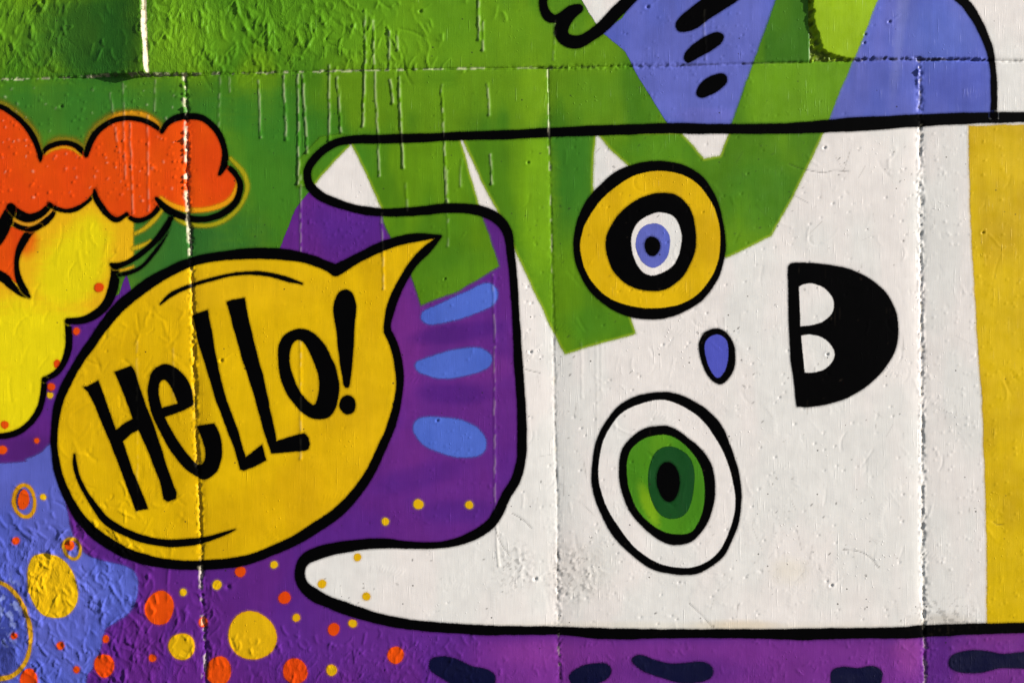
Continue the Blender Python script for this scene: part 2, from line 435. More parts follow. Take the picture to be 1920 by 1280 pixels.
for k in range(75):  # pale flecks that paint highlights onto the grit
    x, y = R.uniform(0, 346), R.uniform(150, 405)
    r_ = R.uniform(0.7, 1.7)
    F_, (i0, j0) = sd_strokes([np.array([(x, y, 0), (x + R.uniform(-2, 2), y + R.uniform(0, 3), 0)])], 6)
    v_ = PALE_MARKS[j0:j0 + F_.shape[0], i0:i0 + F_.shape[1]]
    np.maximum(v_, R.uniform(0.1, 0.6) * np.exp(-(F_ / r_) ** 2), out=v_)
    bump(x, y, r_ + 0.8, R.uniform(0.6, 1.8))

# ------------------------------------------------------------------ paint colours
def lin(c):
    v = np.array(c, float) / 255
    return np.where(v <= 0.04045, v / 12.92, ((v + 0.055) / 1.055) ** 2.4)
N_DASH = noise(40, 5, 315) + 0.8 * noise(4, 4, 316)
N_BIG, N_MID, N_STR, N_FLOW = fbm(190, 3, 301), fbm(55, 2, 305), noise(7, 130, 308) + 0.5 * noise(3.5, 60, 309), fbm(70, 3, 311, 150)

def shade(base, alt=None, amt=0.5, var=0.05, spots=()):
    """colour of a coat of paint over the whole grid: brushed out unevenly, with second colours, or light and shade, painted in as spots"""
    c = np.broadcast_to(lin(base), (NY, NX, 3)).copy()
    if alt is not None:
        m = (smooth(-0.5, 0.6, N_FLOW) * amt)[..., None]
        c = c * (1 - m) + lin(alt) * m
    for m, rgb in spots:
        m = np.clip(m, 0, 1)[..., None]
        c = c * (1 - m) + lin(rgb) * m
    return c * (1 + var * (N_MID + 0.6 * N_STR + 0.4 * N_BIG))[..., None]

def blob(cx, cy, rx, ry, soft=0.5, rot=0):
    a = math.radians(rot)
    dx, dy = GX - cx, GY - cy
    u, v = (dx * math.cos(a) + dy * math.sin(a)) / rx, (-dx * math.sin(a) + dy * math.cos(a)) / ry
    return smooth(1 + soft, 1 - soft, np.hypot(u, v) + 0.12 * N_MID + 0.07 * N_DASH)

BLACK, WHITE = (4, 4, 5), (232, 227, 224)
YELLOW, OCHRE, LEMON, ORANGE = (220, 178, 0), (206, 146, 14), (224, 205, 10), (222, 76, 4)
GREEN, LIME, PURPLE, LILAC, BLUE, NAVY = (72, 128, 18), (104, 150, 14), (93, 34, 128), (94, 102, 188), (70, 98, 196), (4, 7, 46)

# ------------------------------------------------------------------ materials
def paint_material(name, soft, halo=0.0, halo_w=4.0, rough_=0.42, bump_=1.0, specks=0.5, spec=0.16):
    m = bpy.data.materials.new(name)
    m.use_nodes = True
    nt = m.node_tree
    N, L = nt.nodes, nt.links
    bsdf, out = N['Principled BSDF'], N['Material Output']
    def node(t, **kw):
        n = N.new(t)
        for k_, v_ in kw.items(): setattr(n, k_, v_)
        return n
    def math_(op, a, b=None):
        n = node('ShaderNodeMath', operation=op)
        for i_, v_ in enumerate((a, b)):
            if v_ is None: continue
            if isinstance(v_, (int, float)): n.inputs[i_].default_value = v_
            else: L.new(v_, n.inputs[i_])
        return n.outputs[0]
    def maprange(v, a, b, c=0.0, d=1.0, mode='SMOOTHSTEP'):
        n = node('ShaderNodeMapRange', interpolation_type=mode)
        L.new(v, n.inputs[0])
        for i_, q in enumerate((a, b, c, d)): n.inputs[1 + i_].default_value = q
        return n.outputs[0]
    pos = node('ShaderNodeNewGeometry').outputs['Position']
    def mapped(sx, sy_, sz):
        n = node('ShaderNodeMapping'); L.new(pos, n.inputs[0]); n.inputs['Scale'].default_value = (sx, sy_, sz); return n.outputs[0]
    def tex(vec, scale, detail=2.0):
        n = node('ShaderNodeTexNoise'); L.new(vec, n.inputs['Vector']); n.inputs['Scale'].default_value = scale; n.inputs['Detail'].default_value = detail
        return n.outputs[0]
    flat = mapped(1, 0.2, 1)
    brush = tex(mapped(1, 0.05, 0.06), 330, 3)
    grain = tex(flat, 420, 2)
    cloudy = tex(flat, 26, 4)
    att = node('ShaderNodeAttribute', attribute_name='paint').outputs['Color']
    k1 = math_('ADD', math_('MULTIPLY', brush, 0.16), math_('MULTIPLY', cloudy, 0.20))
    k1 = math_('ADD', k1, math_('ADD', math_('MULTIPLY', grain, 0.10), 0.77))
    mul = node('ShaderNodeVectorMath', operation='SCALE'); L.new(att, mul.inputs[0]); L.new(k1, mul.inputs['Scale'])
    base = mul.outputs[0]
    if specks:
        vo = node('ShaderNodeTexVoronoi'); L.new(flat, vo.inputs['Vector']); vo.inputs['Scale'].default_value = 36
        sep = node('ShaderNodeSeparateColor'); L.new(vo.outputs['Color'], sep.inputs[0])
        size = math_('MULTIPLY', maprange(sep.outputs[0], 0.5, 1.0, 0.0, 0.095, 'LINEAR'), 1.0)
        s = math_('LESS_THAN', vo.outputs['Distance'], size)
        s = math_('MULTIPLY', s, specks)
        mx = node('ShaderNodeMix', data_type='RGBA'); L.new(s, mx.inputs[0]); L.new(base, mx.inputs[6]); mx.inputs[7].default_value = (0.02, 0.016, 0.012, 1)
        base = mx.outputs[2]
    L.new(base, bsdf.inputs['Base Color'])
    L.new(maprange(cloudy, 0.3, 0.7, rough_ - 0.06, rough_ + 0.1, 'LINEAR'), bsdf.inputs['Roughness'])
    bsdf.inputs['Specular IOR Level'].default_value = spec
    hgt = math_('ADD', math_('MULTIPLY', brush, 0.55), math_('MULTIPLY', grain, 0.45))
    lines = maprange(tex(mapped(1, 0.05, 0.045), 210, 2), 0.60, 0.72)
    lines = math_('MULTIPLY', lines, maprange(cloudy, 0.42, 0.62))
    vg = node('ShaderNodeTexVoronoi'); L.new(flat, vg.inputs['Vector']); vg.inputs['Scale'].default_value = 85
    sg = node('ShaderNodeSeparateColor'); L.new(vg.outputs['Color'], sg.inputs[0])
    nub = math_('MULTIPLY', maprange(vg.outputs['Distance'], 0.26, 0.05), math_('MULTIPLY', math_('GREATER_THAN', sg.outputs[1], 0.90), maprange(tex(flat, 5.5, 2), 0.48, 0.66)))
    hgt = math_('ADD', hgt, math_('ADD', math_('MULTIPLY', lines, 1.1), math_('MULTIPLY', nub, 2.0)))
    crs = node('ShaderNodeAttribute', attribute_name='coarse').outputs['Fac']
    warp = mapped(1, 0.2, 0.42)
    torn = math_('ADD', math_('MULTIPLY', maprange(tex(warp, 120, 3), 0.50, 0.60), 1.0), math_('MULTIPLY', maprange(tex(warp, 260, 2), 0.48, 0.64), 0.5))
    hgt = math_('ADD', hgt, math_('MULTIPLY', math_('MULTIPLY', torn, crs), 1.0))
    bp = node('ShaderNodeBump'); bp.inputs['Strength'].default_value = 1.0; bp.inputs['Distance'].default_value = 0.00026 * bump_
    L.new(hgt, bp.inputs['Height']); L.new(bp.outputs[0], bsdf.inputs['Normal'])
    if soft:
        sd = node('ShaderNodeAttribute', attribute_name='edge').outputs['Fac']
        fz = math_('ADD', sd, math_('MULTIPLY', math_('SUBTRACT', tex(flat, 300, 2), 0.5), soft * 2.2))
        alpha = maprange(fz, soft, -soft)
        if halo:
            h = maprange(sd, halo_w, -0.5, 0.0, halo)
            alpha = math_('MAXIMUM', alpha, math_('MULTIPLY', h, maprange(grain, 0.3, 0.65, 0.35, 1.0)))
        L.new(alpha, bsdf.inputs['Alpha'])
    return m

M_WALL = paint_material('wall_paint', 0, specks=0.7, bump_=1.4)
M_FIELD = paint_material('field_paint', 1.3, specks=0.8, bump_=1.0)
M_SOFT = paint_material('sprayed_paint', 2.6, halo=0.25, halo_w=6, specks=0.5)
M_LINE = paint_material('line_paint', 1.5, halo=0.40, halo_w=4.5, specks=0.0, rough_=0.6, bump_=0.6, spec=0.012)
M_DOT = paint_material('dot_paint', 1.3, halo=0.30, halo_w=4.5, specks=0.3)
M_HAZE = paint_material('thin_paint', 5.0, halo=0.35, halo_w=9, specks=0.0)

# ------------------------------------------------------------------ building meshes on the relief
LIFT = 0.00014
def to_world(x, y, h):
    return np.stack([(x - 960) * PX, -h, EYE + (640 - y) * PX], -1)

def clip_grid(F, base, level):
    """triangles of the grid window where F < level, cut exactly along F = level"""
    bi, bj = base
    h, w = F.shape
    idx = np.arange(h * w).reshape(h, w)
    a, b, c, d = idx[:-1, :-1].ravel(), idx[:-1, 1:].ravel(), idx[1:, 1:].ravel(), idx[1:, :-1].ravel()
    T = np.concatenate([np.stack([a, d, b], 1), np.stack([b, d, c], 1)])
    f = (F - level).ravel()
    ins = f < 0
    n = ins[T].sum(1)
    tris = [T[n == 3]]
    X, Y, Z = GX[bj:bj + h, bi:bi + w].ravel(), GY[bj:bj + h, bi:bi + w].ravel(), H[bj:bj + h, bi:bi + w].ravel()
    keys, quad = [], []
    for cnt in (1, 2):
        S = T[n == cnt]
        if not len(S): continue
        m = ins[S] if cnt == 1 else ~ins[S]
        r = m.argmax(1)
        S = np.stack([S[np.arange(len(S)), (r + q) % 3] for q in range(3)], 1)     # odd vertex first
        quad.append((cnt, S))
    E = []
    for cnt, S in quad:
        E.append(np.stack([S[:, 0], S[:, 1]], 1)); E.append(np.stack([S[:, 0], S[:, 2]], 1))
    if E:
        E = np.sort(np.concatenate(E), 1)
        key = E[:, 0].astype(np.int64) * (h * w) + E[:, 1]
        uk, inv = np.unique(key, return_inverse=True)
        inv = inv.ravel()
        e0, e1 = uk // (h * w), uk % (h * w)
        t = f[e0] / (f[e0] - f[e1])
        nx, ny, nz, nf = (X[e0] + t * (X[e1] - X[e0]), Y[e0] + t * (Y[e1] - Y[e0]), Z[e0] + t * (Z[e1] - Z[e0]), np.full(len(uk), level))
        off = 0
        for cnt, S in quad:
            k1 = inv[off:off + len(S)] + h * w; k2 = inv[off + len(S):off + 2 * len(S)] + h * w
            off += 2 * len(S)
            if cnt == 1: tris.append(np.stack([S[:, 0], k1, k2], 1))
            else:
                tris.append(np.stack([k1, S[:, 1], S[:, 2]], 1)); tris.append(np.stack([k1, S[:, 2], k2], 1))
    else:
        e0 = e1 = np.zeros(0, int); t = nx = ny = nz = nf = np.zeros(0)
    tris = np.concatenate(tris)
    used, tri = np.unique(tris, return_inverse=True)
    tri = tri.reshape(-1, 3)
    vx, vy, vz, vf = (np.concatenate([p, q])[used] for p, q in ((X, nx), (Y, ny), (Z, nz), (F.ravel(), nf)))
    return vx, vy, vz, vf, tri, used, (e0, e1, t)

def make_mesh(name, co, tri, paint, edge_, material, smooth_=True, coarse=None):
    me = bpy.data.meshes.new(name)
    me.vertices.add(len(co)); me.vertices.foreach_set('co', co.astype(np.float32).ravel())
    me.loops.add(tri.size); me.loops.foreach_set('vertex_index', tri.astype(np.int32).ravel())
    me.polygons.add(len(tri)); me.polygons.foreach_set('loop_start', np.arange(0, tri.size, 3, dtype=np.int32))
    me.polygons.foreach_set('use_smooth', np.full(len(tri), smooth_))
    at = me.attributes.new('paint', 'FLOAT_COLOR', 'POINT')
    at.data.foreach_set('color', np.hstack([paint, np.ones((len(paint), 1))]).astype(np.float32).ravel())
    at = me.attributes.new('edge', 'FLOAT', 'POINT')
    at.data.foreach_set('value', edge_.astype(np.float32))
    at = me.attributes.new('coarse', 'FLOAT', 'POINT')
    at.data.foreach_set('value', (np.zeros(len(co)) if coarse is None else coarse).astype(np.float32))
    me.materials.append(material)
    me.update(calc_edges=True)
    me.validate()
    return me

def weather(c, b, J, I, k, pale_amt=1.0):
    """bare plaster at the joints, dirt and painted shade in them, paler runs and painted highlight flecks"""
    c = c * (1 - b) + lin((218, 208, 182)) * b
    w_ = (PALE_MARKS[J, I] * pale_amt)[..., None]
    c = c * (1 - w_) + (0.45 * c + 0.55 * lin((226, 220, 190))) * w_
    d = (DIRT_SHADE[J, I] * min(1, k + 0.35))[..., None]
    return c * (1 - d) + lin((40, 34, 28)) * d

WOB = 0.9 * noise(26, seed=401) + 0.5 * noise(9, seed=402)
def coat(name, F, base, colour, material, layer, parent=None, grow=1.5, wob=1.0, bare=1.0, rim=None):
    """one coat of paint lying on the relief: a mesh object of its own"""
    bi, bj = base
    h, w = F.shape
    F = F + wob * WOB[bj:bj + h, bi:bi + w]
    vx, vy, vz, vf, tri, used, (e0, e1, t) = clip_grid(F, base, grow)
    if isinstance(colour, tuple): c = np.broadcast_to(lin(colour), (h, w, 3)) * (1 + 0.04 * N_MID[bj:bj + h, bi:bi + w])[..., None]
    else: c = colour[bj:bj + h, bi:bi + w]
    if rim:
        m_ = (smooth(-rim[1], -0.5, F) * rim[2] * (rim[3][bj:bj + h, bi:bi + w] if len(rim) > 3 else 1))[..., None]
        c = c * (1 - m_) + lin(rim[0]) * m_
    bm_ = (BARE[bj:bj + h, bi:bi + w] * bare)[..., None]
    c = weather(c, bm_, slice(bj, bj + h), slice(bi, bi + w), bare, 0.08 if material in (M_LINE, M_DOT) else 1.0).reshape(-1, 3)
    cc = np.concatenate([c, c[e0] + t[:, None] * (c[e1] - c[e0])])[used]
    org = Vector((0, 0, 0)) if parent is None else parent.location
    P = to_world(vx, vy, vz + LIFT * layer)
    if parent is None:
        mid = P.mean(0); org = Vector((mid[0], 0.0, P[:, 2].min()))
    q = rough[bj:bj + h, bi:bi + w].ravel()
    me = make_mesh(name, P - np.array(org), tri, cc, vf, material, coarse=np.concatenate([q, q[e0]])[used])
    o = bpy.data.objects.new(name, me)
    col.objects.link(o)
    if parent is None: o.location = org
    else: o.parent = parent
    return o

def sub(o, parent):
    """hang a finished part one level lower, under another part of the same thing"""
    o.parent = parent
    return o

def thing(name, label, cat, x, y, group=None):
    o = bpy.data.objects.new(name, None)
    o.empty_display_size = 0.05
    col.objects.link(o)
    o.location = ((x - 960) * PX, 0, EYE + (640 - y) * PX)
    return tag(o, label, cat, group)

def tag(o, label, cat=None, group=None):
    o['label'] = label
    if cat: o['category'] = cat
    if group: o['group'] = group
    return o

def fill(name, polys, colour, material, layer, parent=None, closed=True, straight=False, **kw):
    if not isinstance(polys, list) or not isinstance(polys[0], (list, np.ndarray)): polys = [polys]
    P = [p if isinstance(p, np.ndarray) else (np.array([q[:2] for q in p], float) if straight else catmull(p, True)) for p in polys]
    grow = kw.get('grow', 1.5)
    F, b = sd_polys(P, band=max(10, grow + 6))
    return coat(name, F, b, colour, material, layer, parent, **kw)

def line(name, paths, colour, material, layer, parent=None, **kw):
    if isinstance(paths, np.ndarray) or isinstance(paths[0], tuple): paths = [paths]
    P = [p if isinstance(p, np.ndarray) else catmull(p) for p in paths]
    F, b = sd_strokes(P, band=max(10, kw.get('grow', 1.5) + 6))
    return coat(name, F, b, colour, material, layer, parent, **kw)
LINE = dict(material=M_LINE, grow=4.5, wob=0.7, bare=0.55)

# ------------------------------------------------------------------ the wall and the pavement
C_GREEN = shade(GREEN, LIME, 0.75, 0.06, [
    (blob(180, 70, 110, 90, 0.5) * 0.75, (30, 92, 30)), (blob(20, 60, 80, 60) * 0.4, (70, 130, 30)), (blob(150, 215, 330, 60) * 0.7, (48, 118, 38)),  # first dark spot paints in shade on the rising top-left panel
    (blob(480, 330, 150, 130) * 0.55, (58, 128, 34)), (blob(330, 480, 140, 110) * 0.75, (40, 104, 42)), (blob(520, 220, 60, 60) * 0.45, (50, 124, 34)),
    (blob(860, 60, 260, 80) * 0.6, (112, 166, 22)), (blob(620, 40, 240, 70) * 0.4, (100, 160, 22)), (blob(350, 60, 70, 70) * 0.5, (112, 168, 26)), (blob(1110, 180, 60, 50) * 0.3, (88, 150, 26)), (blob(1000, 180, 28, 60) * 0.5, (128, 176, 18)), (blob(850, 185, 150, 30) * 0.5, (108, 160, 20)), (blob(580, 270, 60, 50) * 0.4, (56, 126, 32))])  # lime just left of the middle joint paints in its sunlit slope
C_GREEN = C_GREEN * np.array([0.90, 0.86, 0.9])
C_WHITE = shade((230, 224, 222), (223, 222, 220), 0.8, 0.02, [
    (blob(1385, 1172, 70, 10, 0.6) * 0.35, (206, 176, 120)), (blob(1480, 1068, 30, 22, 0.7) * 0.25, (226, 214, 184)), (blob(1260, 1176, 400, 10, 0.6) * 0.3, (214, 204, 178)),
    (blob(1770, 1165, 50, 14, 0.6) * 0.4, (176, 166, 150)), (blob(1085, 1070, 60, 50, 0.6) * 0.18, (186, 180, 168))])

wall = thing('mural_wall', 'long outdoor wall of rough painted concrete panels covered with a bright cartoon mural', 'wall', 960, WYMAX)
def panel(pts, colour, label=None):
    P = np.array(pts, float)
    F, base = sd_polys([P], 10)
    vx, vy, vz, vf, tri, used, (e0, e1, t) = clip_grid(F, base, 0.0)
    bi, bj = base
    h, w = F.shape
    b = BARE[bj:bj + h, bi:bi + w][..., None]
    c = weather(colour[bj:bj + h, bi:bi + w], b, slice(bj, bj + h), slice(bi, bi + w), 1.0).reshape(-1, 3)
    cc = np.concatenate([c, c[e0] + t[:, None] * (c[e1] - c[e0])])[used]
    Q = to_world(vx, vy, vz)
    rq = rough[bj:bj + h, bi:bi + w].ravel()
    # sides and back of the slab
    E = np.sort(np.concatenate([tri[:, [0, 1]], tri[:, [1, 2]], tri[:, [2, 0]]]), 1)
    ue, cnt = np.unique(E[:, 0].astype(np.int64) * len(Q) + E[:, 1], return_counts=True)
    be = ue[cnt == 1]
    p, q = be // len(Q), be % len(Q)
    rim = np.unique(np.concatenate([p, q]))
    new = np.full(len(Q), -1); new[rim] = len(Q) + np.arange(len(rim))
    Qb = Q[rim].copy(); Qb[:, 1] = 0.14
    ctr = len(Q) + len(rim)
    Qall = np.vstack([Q, Qb, [[Qb[:, 0].mean(), 0.14, Qb[:, 2].mean()]]])
    side = np.concatenate([np.stack([p, q, new[q]], 1), np.stack([p, new[q], new[p]], 1), np.stack([new[p], new[q], np.full(len(p), ctr)], 1)])
    concrete = np.tile(lin((150, 146, 138)), (len(rim) + 1, 1))
    me = make_mesh('wall_panel', Qall - np.array(wall.location), np.vstack([tri, side]), np.vstack([cc, concrete]), np.zeros(len(Qall)), M_WALL, coarse=np.concatenate([np.concatenate([rq, rq[e0]])[used], np.zeros(len(rim) + 1)]))
    me.polygons.foreach_set('use_smooth', np.concatenate([np.full(len(tri), True), np.full(len(side), False)]))
    o = bpy.data.objects.new('wall_panel', me)
    col.objects.link(o)
    o.parent = wall
    if label: o['label'] = label
    return o

def hseg(x0, x1):
    S = SEAM_H[(SEAM_H[:, 0] > x0 + 1) & (SEAM_H[:, 0] < x1 - 1)]
    y = lambda x: float(np.interp(x, SEAM_H[:, 0], SEAM_H[:, 1]))
    return [(x0, y(x0))] + [tuple(s) for s in S] + [(x1, y(x1))]
def dn(S): return [tuple(s) for s in S]
def up(S): return dn(S)[::-1]
e = 0.5
L_, R_, T_, B_ = WXMIN + e, WXMAX - e, WYMIN + e, WYMAX - e
x_tl, x_tr = 279, 1518
panel([(L_, T_)] + dn(SEAM_TL)[:1] + dn(SEAM_TL)[1:-1] + hseg(L_, x_tl)[::-1], C_GREEN)
panel(([tuple(SEAM_TL[0])] + [tuple(SEAM_TR[0])] + dn(SEAM_TR)[1:-1] + hseg(x_tl, x_tr)[::-1] + up(SEAM_TL)[1:-1]), C_GREEN, 'upper green panel with deep trowel marks')
panel([tuple(SEAM_TR[0]), (R_, T_)] + hseg(x_tr, R_)[::-1] + up(SEAM_TR)[1:-1], C_WHITE, 'upper panel standing proud with a chipped corner')
panel(hseg(L_, 346) + dn(SEAM_1)[1:] + [(L_, B_)], C_GREEN)
panel(hseg(346, 1027) + dn(SEAM_2)[1:] + up(SEAM_1)[:-1], C_GREEN)
panel(hseg(1027, 1724) + dn(SEAM_3)[1:] + up(SEAM_2)[:-1], C_GREEN)
panel(hseg(1724, R_) + [(R_, B_)] + up(SEAM_3)[:-1], C_WHITE)
line('joint_filler', [(266, WYMIN + 4, 3.6), (273.5, -10, 3.6), (274.5, 30, 4.0), (276, 80, 3.6), (278, 118, 2.8), (280, 138, 1.8)], (200, 190, 162), M_FIELD, 3, wall, wob=2.0, bare=0)['label'] = 'cream filler bead in the upright joint at upper left'

gm = bpy.data.materials.new('pavement_concrete')
gm.use_nodes = True
nt = gm.node_tree
tn = nt.nodes.new('ShaderNodeTexNoise'); tn.inputs['Scale'].default_value = 3; tn.inputs['Detail'].default_value = 8
rp = nt.nodes.new('ShaderNodeValToRGB')
rp.color_ramp.elements[0].color = (0.10, 0.097, 0.09, 1); rp.color_ramp.elements[1].color = (0.22, 0.21, 0.195, 1)
nt.links.new(tn.outputs[0], rp.inputs[0]); nt.links.new(rp.outputs[0], nt.nodes['Principled BSDF'].inputs['Base Color'])
nt.nodes['Principled BSDF'].inputs['Roughness'].default_value = 0.9
me = bpy.data.meshes.new('pavement')
S_ = 300
me.from_pydata([(-S_, -S_, -0.002), (S_, -S_, -0.002), (S_, S_, -0.002), (-S_, S_, -0.002)], [], [(0, 1, 2, 3)])
me.materials.append(gm)
pv = bpy.data.objects.new('pavement', me)
col.objects.link(pv)
pv['kind'] = 'structure'; pv['label'] = 'grey concrete pavement in front of the wall'

# ------------------------------------------------------------------ purple ground and lilac grounds
C_PURPLE = shade(PURPLE, (80, 32, 130), 0.6, 0.06, [
    (smooth(1185, 1215, GY) * smooth(780, 1000, GX) * 0.75, (118, 46, 140)), (blob(850, 770, 90, 330, 0.5) * 0.4, (110, 42, 138)), (blob(760, 660, 30, 110, 0.6) * 0.7, (118, 42, 138)), (blob(905, 690, 60, 22, 0.6) * 0.5, (118, 44, 140)), (blob(760, 850, 40, 60, 0.6) * 0.5, (112, 42, 136)),
    (blob(868, 622, 84, 17, 0.4, -8) * 0.7, (74, 26, 122)), (blob(850, 738, 66, 20, 0.4, 3) * 0.7, (74, 26, 122)), (blob(780, 895, 90, 22, 0.5, -14) * 0.5, (74, 28, 124)),
    (blob(860, 960, 70, 22) * 0.6, (74, 30, 126)), (blob(640, 410, 70, 45) * 0.4, (80, 36, 140)), (blob(40, 845, 70, 26) * 0.6, (72, 26, 104)),
    (blob(640, 1200, 200, 60) * 0.4, (98, 44, 148)), (blob(1290, 1260, 120, 26, 0.6) * 0.5, (84, 32, 126)), (blob(1000, 1225, 70, 24, 0.6) * 0.6, (128, 52, 146)), (blob(1705, 1225, 26, 40, 0.6) * 0.6, (142, 62, 148)), (blob(1760, 1250, 30, 70, 0.5) * 0.7, (78, 28, 124)), (blob(1870, 1190, 60, 14, 0.6) * 0.5, (128, 50, 140))])
purple = fill('purple_backdrop', [(WXMIN + 2, 700), (40, 600), (150, 585), (224, 552), (237, 514), (247, 546), (300, 600), (500, 600), (523, 470), (534, 440), (553, 395), (566, 376), (582, 358),
                                  (620, 378), (760, 397), (860, 392), (930, 405), (1010, 430), (1010, 1150), (WXMAX - 2, 1150), (WXMAX - 2, WYMAX - 2), (WXMIN + 2, WYMAX - 2)],
              C_PURPLE, M_FIELD, 1, straight=True)
tag(purple, 'purple painted ground around the yellow speech bubble and under the white cat', 'painted background')

C_LILAC = shade(LILAC, (82, 96, 188), 0.8, 0.08, [(blob(1690, 30, 10, 130, 0.6, 6) * 0.4, (134, 140, 206)), (blob(1560, 180, 12, 60, 0.6, 25) * 0.4, (124, 128, 204)), (blob(1800, 160, 60, 40) * 0.4, (78, 88, 184)), (blob(1330, 215, 60, 12) * 0.4, (110, 110, 200)), (blob(1600, 40, 26, 160, 0.5, 22) * 0.35, (130, 134, 206)), (blob(1760, 60, 70, 60) * 0.35, (92, 116, 204)), (blob(1380, 30, 60, 40) * 0.3, (108, 116, 202))])
figure = thing('painted_figure', 'lilac painted shape with black marks cut off by the top edge above the cat', 'painted figure', 1540, 235)
fill('body', [(1262, 245), (1250, 230), (1222, 185), (1197, 145), (1172, 98), (1130, 62), (1165, 35), (1200, -15), (1205, -120), (1700, -150), (1795, -5), (1812, 10), (1830, 35), (1845, 65), (1856, 95), (1862, 125),
              (1864, 160), (1864, 190), (1864, 225)], C_LILAC, M_FIELD, 2, figure, straight=True)
fill('white_patch', [(1060, -60), (1090, 0), (1102, 20), (1118, 46), (1135, 52), (1165, 20), (1200, -30), (1205, -90)], C_WHITE, M_FIELD, 3, figure, straight=True)
line('side_outline', [(1740, -60, 7), (1795, -5, 8), (1812, 9, 9), (1830, 35, 8.5), (1845, 65, 8), (1856, 95, 6.5), (1862, 125, 5.7), (1864, 160, 5.6), (1864, 190, 5.6), (1863, 218, 7)], BLACK, layer=5, parent=figure, **LINE)
line('curl', [[(1026, -22, 8), (1019, 0, 8), (1020, 17, 8), (1029, 32, 9), (1042, 36, 7.5), (1056, 31, 9), (1072, 22, 11), (1085, 17, 9)],
              [(1085, 17, 9), (1066, 31, 12), (1053, 55, 13), (1059, 73, 12), (1080, 80, 12.5), (1101, 72, 11), (1125, 55, 11), (1150, 30, 12), (1175, 5, 12), (1200, -22, 12)]], BLACK, layer=5, parent=figure, **LINE)
for pts in ([(1267, 47), (1275, 32), (1295, 15), (1315, 0), (1345, -24), (1410, -26), (1385, 0), (1360, 17), (1330, 37), (1305, 54), (1287, 60), (1272, 59)],
            [(1282, 110), (1287, 97), (1305, 80), (1330, 65), (1347, 61), (1357, 69), (1352, 83), (1330, 98), (1305, 112), (1290, 119)],
            [(1306, 172), (1315, 155), (1335, 142), (1355, 138), (1364, 147), (1360, 160), (1340, 175), (1320, 183), (1309, 181)]):
    fill('marking', pts, BLACK, layer=5, parent=figure, **LINE)

PALE_FLECK = np.clip(noise(7, 10, 411) + 0.5 * noise(3, 4, 412), 0, 1)  # noise for the paler flecks in the dark patch
C_PATCH = shade((88, 96, 190), (74, 88, 186), 0.7, 0.07, [(blob(8, 1150, 50, 60, 0.4, 20) * 0.5, (36, 48, 132)), (blob(0, 1235, 24, 50, 0.4) * 0.6, (24, 26, 84)), (blob(16, 1140, 34, 60, 0.5) * smooth(0.25, 0.6, PALE_FLECK) * 0.5, (150, 164, 222)), (blob(200, 1100, 60, 40) * 0.3, (96, 112, 206))])
patch = fill('lilac_patch', [(WXMIN + 4, 880), (0, 868), (50, 860), (75, 848), (98, 834), (110, 880), (120, 930), (126, 960), (131, 985), (142, 1012), (162, 1038), (190, 1050), (230, 1060), (252, 1073), (259, 1095),
                             (255, 1125), (240, 1150), (215, 1167), (198, 1180), (192, 1205), (185, 1230), (172, 1255), (162, 1276), (150, 1400), (100, 1500), (WXMIN + 4, 1500)], C_PATCH, M_SOFT, 2, grow=4)
tag(patch, 'rough lilac blue paint patch below and left of the speech bubble', 'paint patch')

# ------------------------------------------------------------------ the white cat lying on its side
cat = thing('painted_cat', 'large white cartoon cat head painted on its side with green stripes and a yellow collar', 'painted cat', 1250, 1195)
OUT = [(WXMAX - 8, 212, 9.5), (2100, 216, 9.5), (1920, 219.5, 9.5), (1870, 220.5, 10.3), (1790, 223, 11), (1725, 226, 11.7), (1660, 230, 12), (1600, 233.5, 13), (1520, 239, 11), (1440, 242, 9.5), (1340, 242, 9.3), (1250, 241, 10),
       (1140, 244.5, 9.5), (1030, 248.5, 9), (960, 252.5, 8.8), (860, 255.5, 8.4), (800, 258.5, 8), (720, 261, 8.7), (660, 262, 7.8), (625, 270, 7.6), (597, 290, 7.4), (580, 312, 7.4), (576, 330, 7.6), (582, 349, 8), (602, 368, 8.5), (630, 380, 8),
       (665, 391, 7.7), (705, 397.5, 7.5), (750, 398, 8), (795, 395, 8.5), (830, 391, 9), (870, 391, 9), (902, 396, 10), (930, 408, 10), (948, 428, 9), (955, 450, 8), (958, 475, 7.4), (963, 520, 7), (968.5, 610, 7.2), (973, 690, 8), (978, 765, 8.4),
       (979, 825, 9), (977, 865, 9), (967, 900, 9), (950, 928, 9), (932, 965, 9), (914, 987, 9), (880, 1007, 8.5), (840, 1019, 6.4), (805, 1022, 6), (767, 1021, 6.6), (730, 1018, 9), (690, 1019, 10), (640, 1025.5, 11), (600, 1035, 12),
       (573, 1048, 11), (563, 1070, 9.5), (568, 1095, 10), (590, 1115, 12), (620, 1129, 11), (670, 1147, 11), (720, 1161, 10.5), (780, 1171, 9.5), (855, 1177.5, 9), (920, 1181, 9), (960, 1181, 8.5), (1060, 1182.5, 8), (1110, 1186, 10), (1185, 1187.5, 10),
       (1285, 1187, 8.2), (1385, 1187, 9), (1440, 1187.5, 9), (1515, 1188, 11), (1615, 1186, 10), (1690, 1185.5, 11), (1730, 1183, 11.5), (1790, 1180, 11), (1865, 1177.5, 10), (1920, 1176, 10), (2100, 1172, 10), (WXMAX - 8, 1170, 10)]
face_curve = catmull(OUT)
fill('face', face_curve[:, :2].copy(), C_WHITE, M_FIELD, 3, cat, wob=0)
FACE_IN = full(*sd_polys([face_curve[:, :2]], 10)) < 0
C_COLLAR = shade((214, 180, 0), (198, 162, 0), 0.8, 0.06)
